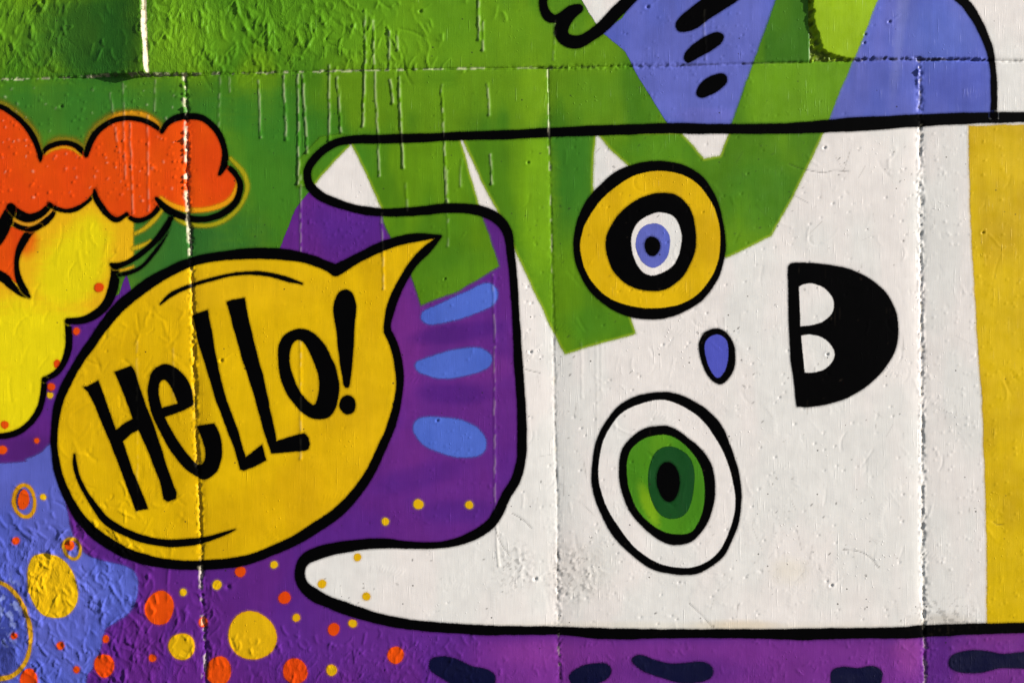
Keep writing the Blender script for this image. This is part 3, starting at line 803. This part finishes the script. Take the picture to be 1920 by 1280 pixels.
fill('collar', [(1816, 236), (1817, 320), (1820, 420), (1828, 560), (1833, 650), (1841, 750), (1846, 900), (1850, 1000), (1851, 1090), (1850, 1182), (2100, 1182), (WXMAX - 10, 1180), (WXMAX - 10, 225), (2100, 228), (1920, 234)], C_COLLAR, M_SOFT, 4, cat, grow=4, straight=True)
C_STRIPE = shade((78, 130, 14), (100, 148, 12), 0.8, 0.07, [(smooth(1122, 1100, GX) * smooth(1031, 1036, GX) * smooth(500, 380, GY) * 0.7, (50, 122, 34)), (smooth(1425, 1440, GX) * (sx_tr < 0) * TOP * 0.6, (50, 112, 26)),  # painted shade: right of the middle joint, left of the top-right joint
                                                           ((sx_tr > 0) * TOP * 0.85, (150, 188, 10)), (smooth(1380, 1420, GX) * ~TOP * smooth(235, 225, GY) * 0.7, (112, 164, 20)),  # lime right of the top-right joint paints in its sunlit face
                                                           (blob(1008, 380, 34, 150) * 0.65, (124, 176, 18)), (blob(1430, 370, 60, 70) * 0.45, (64, 132, 28)), (blob(860, 520, 60, 50) * 0.45, (72, 132, 24)), (blob(1110, 610, 60, 30) * 0.35, (58, 128, 28)),  # first spot paints in the lit slope left of the middle joint
                                                           (blob(640, 300, 60, 40) * 0.5, (60, 128, 32)), (blob(1240, 280, 60, 30) * 0.4, (64, 134, 26))])
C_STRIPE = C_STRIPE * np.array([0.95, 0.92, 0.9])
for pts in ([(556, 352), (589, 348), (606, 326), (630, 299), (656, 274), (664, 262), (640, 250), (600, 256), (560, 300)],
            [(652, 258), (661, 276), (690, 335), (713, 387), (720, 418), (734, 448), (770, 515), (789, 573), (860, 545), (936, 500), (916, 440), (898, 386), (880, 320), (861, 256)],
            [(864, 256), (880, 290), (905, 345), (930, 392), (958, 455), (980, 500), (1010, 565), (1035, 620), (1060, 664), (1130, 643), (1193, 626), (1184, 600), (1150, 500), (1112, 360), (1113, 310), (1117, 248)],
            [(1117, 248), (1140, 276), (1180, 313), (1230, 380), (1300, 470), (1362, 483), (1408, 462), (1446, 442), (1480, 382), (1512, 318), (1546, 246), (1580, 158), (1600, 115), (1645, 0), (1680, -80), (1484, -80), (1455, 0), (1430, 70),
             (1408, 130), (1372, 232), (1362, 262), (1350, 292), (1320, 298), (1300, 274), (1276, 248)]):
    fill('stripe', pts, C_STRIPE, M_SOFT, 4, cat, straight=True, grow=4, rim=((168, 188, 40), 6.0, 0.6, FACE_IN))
line('outline', face_curve, BLACK, layer=5, parent=cat, **LINE)

def isblack(c): return isinstance(c, tuple) and c == BLACK
def rings(names, polys, colours, layer):
    first = None
    for n_, p_, c_ in zip(names, polys, colours):
        if isblack(c_): o = fill(n_, p_, c_, layer=layer, parent=cat, **LINE)
        else: o = fill(n_, p_, c_, M_FIELD, layer, cat, wob=0.5, bare=0.3)
        if first is None: first = o
        else: o.parent = first
        layer += 1
    return first
C_YEL = shade(YELLOW, (206, 164, 0), 0.9, 0.055, [(blob(500, 960, 170, 60, 0.6, -20) * 0.4, (208, 160, 2)), (blob(690, 760, 40, 130, 0.6) * 0.35, (228, 184, 12)), (blob(420, 540, 160, 40, 0.6) * 0.3, (224, 176, 20)), (blob(160, 700, 60, 200) * 0.3, (226, 182, 10)), (blob(640, 860, 110, 120) * 0.3, (214, 166, 8))])
eye = rings(['eye', 'eye_ring', 'eye_band', 'eye_white', 'iris', 'pupil'], [
    [(1075, 460), (1080, 420), (1094, 386), (1112, 361), (1145, 329), (1183, 310), (1230, 302), (1280, 309), (1316, 330), (1340, 364), (1355, 410), (1361, 455), (1357, 492), (1345, 526), (1320, 560), (1287, 583), (1255, 595), (1222, 599),
     (1185, 595), (1150, 582), (1115, 556), (1095, 530), (1080, 496)],
    [(1088, 467), (1091, 440), (1100, 415), (1130, 372), (1175, 337), (1210, 324), (1240, 321), (1275, 327), (1307, 345), (1332, 377), (1347, 415), (1350, 450), (1346, 490), (1330, 525), (1305, 554), (1270, 572), (1225, 578), (1185, 574), (1145, 560), (1115, 535), (1097, 505)],
    [(1135, 460), (1144, 425), (1165, 397), (1200, 371), (1240, 362), (1270, 367), (1292, 388), (1302, 415), (1305, 450), (1300, 480), (1282, 517), (1255, 539), (1225, 546), (1190, 540), (1165, 525), (1145, 500)],
    [(1184, 460), (1187, 434), (1200, 414), (1222, 402), (1240, 399), (1262, 406), (1274, 425), (1278, 450), (1272, 480), (1257, 502), (1226, 516), (1205, 509), (1190, 487)],
    [(1192, 460), (1195, 442), (1205, 426), (1225, 419), (1242, 424), (1254, 440), (1256, 460), (1251, 482), (1237, 497), (1222, 502), (1205, 492), (1195, 475)],
    ell(1223, 462, 14.5, 19)], [BLACK, C_YEL, BLACK, C_WHITE, C_LILAC, BLACK], 6)
eye['label'] = 'round eye with a thick yellow ring and a small blue iris'
C_IRIS = shade((66, 128, 20), (76, 138, 20), 0.6, 0.06, [(blob(1218, 950, 12, 40, 0.5, -22) * 0.7, (130, 172, 18)), (blob(1240, 830, 20, 24) * 0.35, (104, 156, 22)), (blob(1186, 900, 14, 50) * 0.3, (56, 118, 22))])
eye2 = rings(['eye', 'eye_white', 'eye_band', 'iris', 'iris_core', 'pupil'], [
    [(1242, 734), (1200, 740), (1165, 757), (1140, 785), (1122, 817), (1112, 855), (1109, 890), (1112, 922), (1124, 957), (1150, 1005), (1185, 1040), (1220, 1065), (1255, 1075), (1282, 1078), (1310, 1074), (1335, 1060), (1357, 1042), (1372, 1015),
     (1385, 982), (1390, 940), (1390, 915), (1385, 880), (1370, 835), (1352, 795), (1322, 765), (1292, 747), (1265, 737)],
    [(1240, 749), (1205, 756), (1172, 770), (1150, 792), (1132, 825), (1124, 860), (1122, 885), (1126, 917), (1140, 955), (1160, 987), (1190, 1025), (1225, 1050), (1255, 1061), (1285, 1064), (1310, 1059), (1335, 1045), (1355, 1022), (1370, 987),
     (1377, 958), (1378, 930), (1372, 895), (1357, 850), (1335, 812), (1310, 782), (1275, 759)],
    [(1242, 797), (1210, 802), (1182, 820), (1165, 845), (1160, 880), (1164, 915), (1177, 952), (1197, 980), (1225, 1005), (1250, 1019), (1270, 1021), (1295, 1016), (1315, 997), (1332, 967), (1341, 930), (1340, 895), (1330, 862), (1310, 837), (1280, 812), (1260, 801)],
    [(1242, 815), (1210, 821), (1185, 840), (1176, 865), (1176, 895), (1182, 925), (1195, 955), (1217, 979), (1245, 996), (1270, 1001), (1295, 997), (1308, 980), (1317, 958), (1321, 930), (1320, 900), (1312, 870), (1295, 845), (1270, 823)],
    [(1255, 836), (1232, 845), (1220, 867), (1215, 892), (1218, 925), (1228, 952), (1242, 967), (1260, 972), (1280, 967), (1293, 950), (1300, 920), (1302, 888), (1296, 862), (1280, 845)],
    ell(1253, 902, 21, 39, -2)], [BLACK, C_WHITE, BLACK, C_IRIS, shade((14, 68, 26), (20, 78, 26), 0.5, 0.06), BLACK], 6)
eye2['label'] = 'oval eye with a wide white ring and a green iris'
nose = rings(['nose', 'nose_centre'], [
    [(1342, 615), (1322, 622), (1312, 638), (1310, 652), (1315, 677), (1327, 704), (1350, 720), (1369, 706), (1378, 682), (1378, 652), (1372, 636), (1360, 621)],
    [(1342, 627), (1328, 634), (1321.5, 648), (1323.5, 670), (1333, 695), (1346, 708), (1359, 694), (1365, 668), (1364, 643), (1356, 631)]], [BLACK, shade((76, 82, 186), (88, 94, 196), 0.5, 0.05)], 6)
mouth = fill('mouth', [(1477, 506), (1480, 496), (1489, 492), (1522, 493), (1560, 497), (1595, 505), (1630, 522), (1660, 547), (1677, 577), (1684, 606), (1684, 634), (1677, 660), (1660, 690), (1635, 716), (1600, 740), (1560, 755), (1525, 762),
                       (1494, 762, 'c'), (1488, 712), (1482, 665), (1478, 560)], BLACK, layer=6, parent=cat, **LINE)
for pts in ([(1498, 537, 'c'), (1508, 533), (1524, 532), (1545, 540), (1560, 557), (1563, 575), (1557, 590), (1540, 604), (1520, 610), (1501, 611, 'c')], [(1502, 629, 'c'), (1517, 627), (1537, 631), (1552, 641), (1562, 655), (1564, 668), (1557, 682), (1545, 692), (1525, 698), (1509, 698, 'c')]):
    fill('tooth', pts, C_WHITE, M_FIELD, 7, cat, wob=0.5).parent = mouth

# ------------------------------------------------------------------ blue ovals between the ears, navy blobs below the cat
C_BLUE = shade(BLUE, (84, 112, 210), 0.5, 0.04)
for lab, pts in (('blue oval slanting up to the right just below the green stripe', [(790, 590), (797, 581), (830, 567), (867, 550), (900, 534), (920, 532), (932, 545), (930, 565), (910, 580), (870, 595), (830, 606), (805, 609), (791, 601)]),
                 ('blue oval in the middle of the three stacked on the purple between the ears', [(779, 687), (787, 675), (830, 661), (870, 652), (900, 652), (919, 663), (923, 677), (910, 693), (870, 705), (825, 709), (792, 701)]),
                 ('lowest blue oval on the purple, slanting down to the right above the yellow dots', [(775, 802), (779, 790), (795, 782), (830, 782), (865, 787), (895, 802), (910, 820), (911, 842), (895, 855), (865, 857), (830, 850), (797, 835), (780, 817)])):
    tag(fill('blue_oval', pts, C_BLUE, M_SOFT, 2, grow=4), lab, 'painted oval', 'blue ovals between the ears')
for lab, pts in (('navy bean shaped blob under the ear end of the cat, leftmost in the bottom strip', [(804, 1245), (810, 1234), (830, 1229), (855, 1234), (885, 1247), (915, 1254), (929, 1266), (925, 1285), (900, 1300), (862, 1290), (830, 1271), (808, 1258)]),
                 ('short navy oval blob just right of the middle wall joint in the bottom strip', [(1067, 1268), (1085, 1251), (1110, 1243), (1135, 1243), (1146, 1252), (1144, 1266), (1130, 1278), (1110, 1286), (1080, 1290)]),
                 ('long wavy navy blob below the green eye in the bottom strip', [(1184, 1238), (1191, 1228), (1205, 1227), (1230, 1236), (1260, 1243), (1292, 1241), (1320, 1240), (1335, 1250), (1336, 1265), (1320, 1277), (1285, 1280), (1240, 1270), (1202, 1256)]),
                 ('navy blob with a dip in its top below the mouth, left of the last joint', [(1556, 1268), (1562, 1253), (1580, 1249), (1610, 1251), (1635, 1247), (1651, 1254), (1655, 1268), (1645, 1288), (1605, 1296), (1565, 1290)]),
                 ('navy blob running out of the right edge under the yellow collar', [(1779, 1242), (1787, 1227), (1810, 1219), (1845, 1219), (1880, 1224), (1920, 1222), (1990, 1226), (2000, 1240), (1980, 1252), (1920, 1252), (1880, 1252), (1840, 1260), (1805, 1260), (1784, 1253)])):
    tag(fill('navy_blob', pts, NAVY, M_SOFT, 2, grow=4), lab, 'painted blob', 'navy blobs in the bottom strip')

# ------------------------------------------------------------------ the speech bubble
bubble = thing('speech_bubble', 'yellow speech bubble with a pointed tail and the black lettering Hello!', 'speech bubble', 430, 1068)
BUB = [(630, 507, 11, 'c'), (670, 485, 9), (710, 465, 9), (750, 451, 8.5), (785, 445, 7), (826, 443, 3, 'c'), (802, 467, 8), (777, 492, 8), (755, 527, 8), (737, 565, 8.5), (727, 604, 7.5), (727, 621, 8, 'c'), (736, 640, 8), (746, 672, 8), (750, 715, 7), (745, 757, 7.4),
       (733, 800, 8), (715, 842, 8.5), (694, 886, 9), (668, 924, 9.5), (634, 960, 10), (590, 990, 10), (550, 1014, 9.5), (510, 1032, 9), (480, 1044, 9), (450, 1052, 9.4), (410, 1057, 9), (360, 1059, 8.6), (312, 1056, 8.6), (265, 1046, 9.5), (220, 1027, 10),
       (180, 1001, 10), (154, 974, 9), (139, 953, 8), (120, 915, 7.5), (107, 875, 7), (102, 830, 6.2), (104, 790, 6.5), (112, 750, 7.5), (130, 710, 8), (152, 672, 8), (175, 640, 8.5), (191, 616, 9), (220, 580, 10), (255, 550, 10.5), (295, 522, 10), (335, 501, 9),
       (375, 487, 8.5), (425, 479, 9), (478, 475, 11), (535, 477, 10.4), (580, 486, 9.5), (610, 497, 9)]
bub = catmull(BUB, True)
fill('bubble', bub[:, :2].copy(), C_YEL, M_FIELD, 6, bubble, wob=0, bare=0.25)
line('outline', np.vstack([bub, bub[:1]]), BLACK, layer=7, parent=bubble, **LINE)
line('highlight', [(301, 570, 1.5), (322, 552, 4), (357, 536, 3.6), (395, 524, 3.5), (440, 514, 3.5), (480, 512, 3.5), (510, 516, 4), (540, 524, 4), (567, 532, 2)], BLACK, layer=7, parent=bubble, **LINE)
line('highlight', [(140, 852, 2), (141, 872, 4), (147, 895, 4), (162, 925, 4.5), (181, 953, 6), (197, 973, 7), (225, 992, 7), (265, 1009, 7), (305, 1017, 7), (345, 1017, 6.5), (385, 1011, 5.5), (420, 1000, 3.5), (441, 992, 1)], BLACK, layer=7, parent=bubble, **LINE)
def S(*p): return [q if len(q) == 3 else q for q in p]
LET = [
    ('H', [[(155, 724), (164, 724), (185, 712), (200, 755), (218, 806), (232, 794), (250, 785), (236, 748), (215, 697), (246, 685), (252, 694), (272, 752), (295, 815), (312, 870), (331, 922), (330, 934), (315, 940), (307, 935), (300, 905), (280, 850), (260, 805), (247, 812), (231, 827), (250, 885), (279, 954), (255, 957), (230, 890), (207, 830), (180, 765), (165, 735)]], True),
    ('e', [[(369, 799, 'c'), (402, 793, 'c'), (413, 815), (417, 840), (414, 865), (405, 885), (385, 899), (365, 891), (337, 867), (317, 840), (297, 802), (283, 770), (277, 740), (279, 715), (288, 694), (310, 682), (333, 691), (350, 710), (360, 732), (363, 759, 'c'), (342, 770), (310, 782, 'c'), (316, 795), (335, 827), (357, 857), (372, 871), (382, 865), (385, 845), (378, 820)],
           [(304, 764, 'c'), (299, 740), (300, 718), (307, 711), (315, 716), (327, 738), (334, 756, 'c')]], False),
    ('l', [[(360, 591), (390, 580), (396, 610), (402, 645), (410, 690), (425, 750), (445, 802), (461, 856), (492, 832), (501, 863), (478, 874), (457, 882), (450, 880), (442, 847), (425, 802), (405, 750), (385, 685), (371, 640)]], True),
    ('l', [[(425, 566), (436, 562), (459, 558), (466, 592), (477, 640), (495, 710), (510, 780), (519, 826), (542, 819), (571, 811), (579, 820), (582, 832), (579, 842), (570, 845), (545, 847), (509, 850), (492, 800), (479, 748), (453, 668), (445, 640)]], True),
    ('o', [[(562, 616), (537, 625), (524, 643), (521, 665), (524, 697), (537, 735), (560, 767), (580, 782), (600, 786), (620, 779), (632, 757), (637, 727), (631, 692), (617, 660), (602, 638), (584, 622)],
           [(557, 637), (547, 646), (543, 668), (545, 690), (555, 720), (570, 743), (587, 758), (594, 750), (598, 730), (597, 705), (588, 678), (575, 651), (567, 640)]], False)]
for ch, polys, straight in LET:
    if straight: P = [np.array(p, float) for p in polys]
    else: P = [catmull(p, True) for p in polys]
    F, b = sd_polys(P, 12)
    coat('letter', F, b, BLACK, M_LINE, 7, bubble, grow=4.5, wob=0.8, bare=0.4)
ex = fill('exclamation_mark', [(650, 543), (662, 552), (668, 576), (666, 605), (664, 640), (660, 690), (656, 721), (650, 727), (644, 721), (640, 695), (634, 655), (630, 615), (625, 582), (629, 560), (638, 546)], BLACK, layer=7, parent=bubble, **LINE)
fill('dot', ell(652, 758, 16, 18), BLACK, layer=7, parent=bubble, **LINE).parent = ex

# ------------------------------------------------------------------ the orange and yellow cloud
cloud = thing('painted_cloud', 'puffy cartoon cloud, orange on top and yellow below, running off the left edge', 'painted cloud', 120, 822)
core = np.maximum.reduce([blob(135, 505, 54, 96, 0.4, 28), blob(60, 640, 130, 84, 0.4), blob(40, 740, 90, 90, 0.4), blob(172, 450, 24, 46, 0.5)])
C_LEMON = shade((226, 168, 18), (228, 184, 16), 0.5, 0.04, [(core, LEMON), (blob(48, 448, 20, 30, 0.5) * 0.8, ORANGE)])
fill('yellow_body', [(-220, 440), (-120, 380), (22, 395), (60, 400), (100, 390), (140, 390), (177, 362), (200, 395), (220, 408), (238, 402), (250, 412), (250, 480), (236, 492), (217, 500), (216, 520), (211, 545), (200, 570), (180, 589), (155, 600), (130, 603), (130, 627), (129, 652),
                     (120, 680), (105, 699), (84, 712), (81, 740), (74, 767), (57, 792), (35, 809), (12, 816), (-20, 818), (-120, 830), (-200, 800), (-236, 720), (-242, 600)], C_LEMON, M_SOFT, 3, cloud, straight=True, grow=4)
C_ORANGE = shade(ORANGE, (216, 62, 6), 0.6, 0.045)
fill('orange_cap', [(-160, 170), (-60, 185), (0, 200), (20, 211), (42, 229), (60, 252), (71, 275), (77, 296), (85, 282), (100, 272), (120, 268), (140, 272), (155, 284), (162, 291), (170, 267), (185, 245), (210, 228), (235, 222), (265, 225), (287, 234), (304, 246), (315, 230), (332, 221),
                    (355, 218), (380, 222), (402, 239), (415, 260), (422, 285), (424, 308), (436, 320), (447, 335), (449, 350), (437, 370), (415, 384), (385, 392), (350, 392), (320, 384), (302, 373), (298, 388), (287, 402), (265, 412), (247, 409), (238, 402), (220, 411), (205, 405), (190, 387),
                    (180, 371), (177, 360), (160, 382), (140, 392), (120, 395), (102, 389), (92, 383), (77, 400), (55, 408), (35, 402), (21, 388), (-20, 440), (-120, 470), (-190, 470), (-232, 400), (-236, 300), (-210, 215)], C_ORANGE, M_FIELD, 4, cloud, straight=True)
fill('orange_fold', [(-60, 470), (0, 455), (20, 424), (45, 434), (36, 470), (31, 490), (34, 532), (14, 518), (-60, 500)], C_ORANGE, M_FIELD, 4, cloud, straight=True)
line('overspray', [(-60, 176, 5), (0, 194, 6), (22, 206, 6), (46, 226, 6), (66, 252, 6), (80, 284, 5), (100, 266, 5), (120, 262, 5), (142, 266, 5), (160, 280, 5), (166, 262, 6), (184, 236, 6), (210, 219, 6), (240, 212, 6), (272, 216, 6), (300, 234, 6)], (132, 120, 20), M_HAZE, 2, cloud, grow=9)
ECHO = dict(material=M_SOFT, grow=4, wob=0.5)
line('echo_line', [(432, 297, 3), (452, 318, 4), (461, 335, 4), (464, 355, 4), (451, 385, 4), (427, 409, 4), (400, 421, 4), (375, 423, 4), (350, 419, 4), (330, 409, 3)], (160, 152, 16), layer=4, parent=cloud, **ECHO)
line('echo_line', [(302, 371, 3), (320, 384, 4.5), (350, 393, 4.5), (385, 393, 4.5), (415, 385, 4.5), (435, 371, 4.5), (445, 348, 3), (445, 335, 2)], (226, 152, 10), layer=5, parent=cloud, **ECHO)
line('echo_line', [(205, 226, 3), (222, 217, 5), (245, 213, 5), (272, 217, 5), (292, 229, 4), (300, 240, 2)], (206, 140, 16), layer=3, parent=cloud, **ECHO)
line('echo_line', [(84, 289, 2), (100, 280, 2.5), (120, 276, 2.5), (138, 280, 2.5), (152, 291, 2)], (220, 150, 10), layer=5, parent=cloud, **ECHO)
line('echo_line', [[(254, 438, 3), (272, 428, 3.5), (290, 411, 4), (303, 393, 4)], [(250, 466, 4), (266, 461, 3.5), (282, 452, 2)], [(180, 352, 3), (186, 375, 2), (200, 396, 2), (218, 404, 1.5)]], (190, 160, 18), layer=4, parent=cloud, **ECHO)
line('echo_line', [(28, 414, 3), (45, 421, 4), (68, 420, 5), (86, 408, 5), (97, 396, 4)], (222, 154, 30), layer=5, parent=cloud, **ECHO)
line('echo_line', [(218, 508, 3), (232, 506, 3), (250, 500, 2)], (206, 160, 20), layer=4, parent=cloud, **ECHO)
TOPS = [[(-160, 165, 5), (-60, 183, 5), (0, 200, 5), (20, 211, 5), (42, 229, 5), (60, 252, 5), (71, 275, 5), (76, 295, 4), (76, 303, 1.5)],
        [(76, 297, 3), (85, 281, 4), (100, 272, 4.5), (120, 268, 4.2), (140, 272, 4.6), (155, 284, 5), (162, 291, 4)],
        [(162, 291, 4), (170, 267, 5.6), (185, 245, 5.6), (210, 228, 5), (235, 222, 5), (265, 225, 5), (287, 234, 5), (304, 247, 4)],
        [(304, 247, 4), (315, 231, 5.5), (332, 221, 6), (355, 218, 5.6), (380, 222, 6), (402, 239, 6), (415, 260, 5.5), (422, 285, 5.5), (421, 307, 6), (417, 318, 5), (412, 327, 3)],
        [(424, 311, 4), (436, 320, 5), (447, 335, 5), (451, 350, 5), (445, 375, 6), (430, 392, 6), (410, 404, 6), (385, 411, 5.6), (360, 410, 5.5), (335, 403, 6), (312, 391, 6), (294, 373, 3.5)]]
for p in TOPS: line('outline', p, BLACK, layer=6, parent=cloud, **LINE)
LOWS = [[(300, 386, 5), (287, 402, 4), (265, 413, 4.5), (247, 410, 4), (238, 400, 2.5)], [(238, 402, 3), (220, 412, 4.5), (205, 405, 5.5), (190, 387, 6), (180, 371, 5.5), (177, 356, 2.5)],
        [(177, 366, 4), (160, 382, 4), (140, 393, 4), (120, 395, 4), (102, 389, 4.5), (92, 382, 3.5)], [(94, 386, 5), (77, 401, 6), (55, 409, 8), (35, 402, 9), (20, 388, 7)], [(21, 390, 8), (6, 424, 14), (-18, 455, 16), (-80, 500, 16)],
        [(22, 418, 4), (40, 427, 4.5), (60, 429, 5), (80, 420, 6), (97, 405, 5), (104, 393, 3)], [(75, 424, 4), (55, 436, 7), (40, 460, 7), (32, 484, 5), (32, 507, 5), (37, 527, 6), (47, 545, 6), (56, 557, 2)],
        [(-80, 490, 10), (0, 517, 9.5), (20, 534, 7), (40, 550, 5), (56, 558, 2)], [(325, 401, 4), (312, 425, 5), (292, 452, 5), (265, 476, 5), (240, 492, 4.5), (217, 499, 6), (209, 496, 3.5)],
        [(322, 410, 3.5), (312, 437, 3.5), (295, 467, 3.5), (272, 495, 3.5), (250, 509, 3.5), (225, 515, 4)],
        [(216, 500, 8), (216, 520, 9), (211, 545, 9), (200, 570, 8.5), (180, 589, 8), (155, 600, 6.6), (128, 602, 6)], [(127, 601, 5.5), (130, 627, 6.5), (129, 652, 6), (120, 680, 6), (105, 699, 5.6), (84, 711, 5)],
        [(84, 711, 5), (81, 740, 5.5), (74, 767, 5.6), (57, 792, 5.6), (35, 809, 6), (12, 816, 5.6), (-10, 818, 5), (-120, 828, 5), (-200, 800, 5), (-238, 720, 5), (-244, 600, 5), (-222, 450, 5), (-238, 390, 5), (-238, 300, 5), (-212, 212, 5), (-160, 165, 5)]]
for p in LOWS: line('outline', p, BLACK, layer=6, parent=cloud, **LINE)

# ------------------------------------------------------------------ dots and rings
DOTS = [
    # kind, x, y, rx, ry, rot, label
    ('o', 30, 1013, 7.5, 7.5, 0, 'small orange dot on the lilac patch just under the upper ringed oval'),
    ('o', 27, 1191, 6.5, 6.5, 0, 'small orange dot inside the large open ochre ring'),
    ('o', 114, 1209, 8, 8, 0, 'orange dot on the lilac patch below the big rough yellow oval'),
    ('o', 144, 1254, 6.5, 6.5, 0, 'small orange dot at the bottom of the lilac patch, left of a larger orange oval'),
    ('o', 199, 1197, 6.5, 8, 0, 'small orange dot on the border of lilac patch and purple'),
    ('o', 286, 1233, 7, 7, 0, 'small orange dot on purple left of the lower round yellow dot'),
    ('o', 299, 1139, 27, 32, 0, 'large rough orange oval on purple under the bottom of the speech bubble'),
    ('o', 196, 1247, 18, 23, -8, 'medium orange oval on the lower end of the lilac purple border'),
    ('o', 55, 1274, 17, 22, 0, 'orange oval cut by the bottom edge beside the large ochre ring'),
    ('o', 410, 1257, 24, 27, 0, 'large orange dot at the bottom just right of the left wall joint'),
    ('o', 381, 1166, 8.5, 9, 0, 'small orange dot lying across the left wall joint'),
    ('o', 451, 1071, 10, 10, 0, 'orange dot touching the lower edge of the speech bubble outline'),
    ('o', 534, 1120, 11.5, 12, 0, 'orange dot beside the rounded tip of the lower white ear'),
    ('o', 626, 1179, 11, 11.5, 0, 'orange dot under the lower ear, left of a small yellow dot'),
    ('o', 742, 1227, 15.5, 16, 0, 'orange dot left of the leftmost navy blob'),
    ('o', 554, 1257, 23, 24, 0, 'large orange dot at the bottom between two yellow dots'),
    ('o', 69, 826, 5.5, 5.5, 0, 'tiny orange dot on dark purple left of the speech bubble'),
    ('o', 5, 843, 8, 8, 0, 'orange dot at the left edge just under the yellow cloud'),
    ('o', 9, 796, 7, 7, 0, 'faint orange dot at the bottom of the yellow cloud'),
    ('o', 107, 682, 6, 8, 0, 'orange dot half hidden by the black outline of the yellow cloud'),
    ('o', 96, 725, 7, 7, 0, 'orange dot in the purple gap between cloud and bubble, above an ochre one'),
    ('o', 186, 539, 9, 9, 0, 'orange dot on the upper right puff of the yellow cloud'),
    ('o', 144, 621, 6.5, 7.5, 0, 'orange dot in the purple wedge under the upper yellow puff'),
    ('y', 81, 931, 6.5, 6.5, 0, 'small ochre dot on lilac just right of the small ringed oval'),
    ('y', 94, 740, 6, 6, 0, 'small ochre dot in the purple gap between cloud and bubble'),
    ('y', 341, 1211, 24, 26, 0, 'medium yellow dot left of the left wall joint near the bottom'),
    ('y', 344, 1110, 7, 7, 0, 'small yellow dot on purple above right of the large orange oval'),
    ('y', 407, 1096, 8.5, 8.5, 0, 'small yellow dot next to a dark hole right of the left wall joint'),
    ('y', 473, 1191, 45.5, 46, 0, 'largest round yellow dot on the purple below the bubble'),
    ('y', 514, 1058, 7.5, 7.5, 0, 'small yellow dot between the bubble outline and the lower ear'),
    ('y', 556, 1157, 8, 8, 0, 'small yellow dot between the largest yellow dot and the ear outline'),
    ('y', 662, 1168, 8, 8, 0, 'small yellow dot just under the lower ear outline'),
    ('y', 622, 1255, 11, 11, 0, 'yellow dot at the bottom right of a large orange dot'),
    ('y', 723, 977, 7, 7, 0, 'small yellow dot on purple, lowest of three above the lower ear'),
    ('y', 785, 945, 9.5, 9.5, 0, 'yellow dot in the middle of three above the lower ear'),
    ('y', 880, 946, 8, 8, 0, 'yellow dot close to the curved black outline above the lower ear, rightmost of three'),
    ('y', 671, 1044, 7.5, 7.5, 0, 'yellow dot near the upper edge of the lower white ear'),
    ('y', 604, 1094, 7.5, 7.5, 0, 'yellow dot nearest the tip of the lower white ear'),
    ('y', 687, 1117, 7.5, 7.5, 0, 'yellow dot near the lower edge of the lower white ear')]
C_DOTY = shade((222, 176, 10), (214, 164, 8), 0.5, 0.05)
for kind, x, y, rx, ry, rot, lab in DOTS:
    big = rx > 14
    o = fill('paint_dot', ell(x, y, rx, ry, rot), C_ORANGE if kind == 'o' else C_DOTY, M_DOT, 8 if kind == 'o' and y < 640 else 5, grow=4.5, wob=0.8, rim=((222, 100, 14), 2.5, 0.45) if kind == 'y' and y > 1140 else None)
    tag(o, lab, 'paint dot', 'orange dots on the mural' if kind == 'o' else 'yellow dots on the mural')
tag(fill('yellow_oval', [(52, 1077), (56, 1055), (67, 1041), (90, 1037), (112, 1044), (130, 1060), (142, 1085), (147, 1110), (144, 1132), (130, 1150), (107, 1157), (82, 1151), (65, 1132), (55, 1107)], C_DOTY, M_DOT, 5, grow=4.5),
    'big rough yellow oval on the lilac patch at lower left', 'painted oval')
def ring_path(cx, cy, rx, ry, hw, rot=0):
    e_ = ell(cx, cy, rx, ry, rot, n=32)
    e_ = np.vstack([e_, e_[:1]])
    return np.hstack([e_, np.full((len(e_), 1), hw)])
ro = thing('ringed_oval', 'orange oval inside a thin ochre ring beside the bubble at the left edge', 'painted ring', 46, 972)
line('ring', ring_path(46, 939, 20, 29, 3.8, -8), OCHRE, M_DOT, 5, ro, grow=4.5)
fill('centre', ell(42, 935, 14, 20, -6), C_ORANGE, M_DOT, 5, ro, grow=4.5)
ro = thing('ringed_oval', 'small tilted ochre ring around an orange dot above the big yellow oval', 'painted ring', 136, 1050)
line('ring', ring_path(136, 1028, 15, 19, 3.6, -25), (186, 140, 20), M_DOT, 5, ro, grow=4.5)
fill('centre', ell(131, 1022, 9, 9), C_ORANGE, M_DOT, 6, ro, grow=4.5)
tag(line('open_ring', [(-60, 1250, 4), (-88, 1175, 4), (-70, 1110, 4), (-35, 1086, 4), (0, 1091, 4), (22, 1105, 4), (40, 1127, 4), (52, 1155, 4), (58, 1185, 4), (56, 1215, 4), (47, 1242, 4), (30, 1262, 4), (10, 1270, 4), (-20, 1270, 4), (-60, 1250, 4)], (190, 140, 24), M_DOT, 5, grow=4.5),
    'large thin ochre ring cut off by the left edge over dark rough paint', 'painted ring')
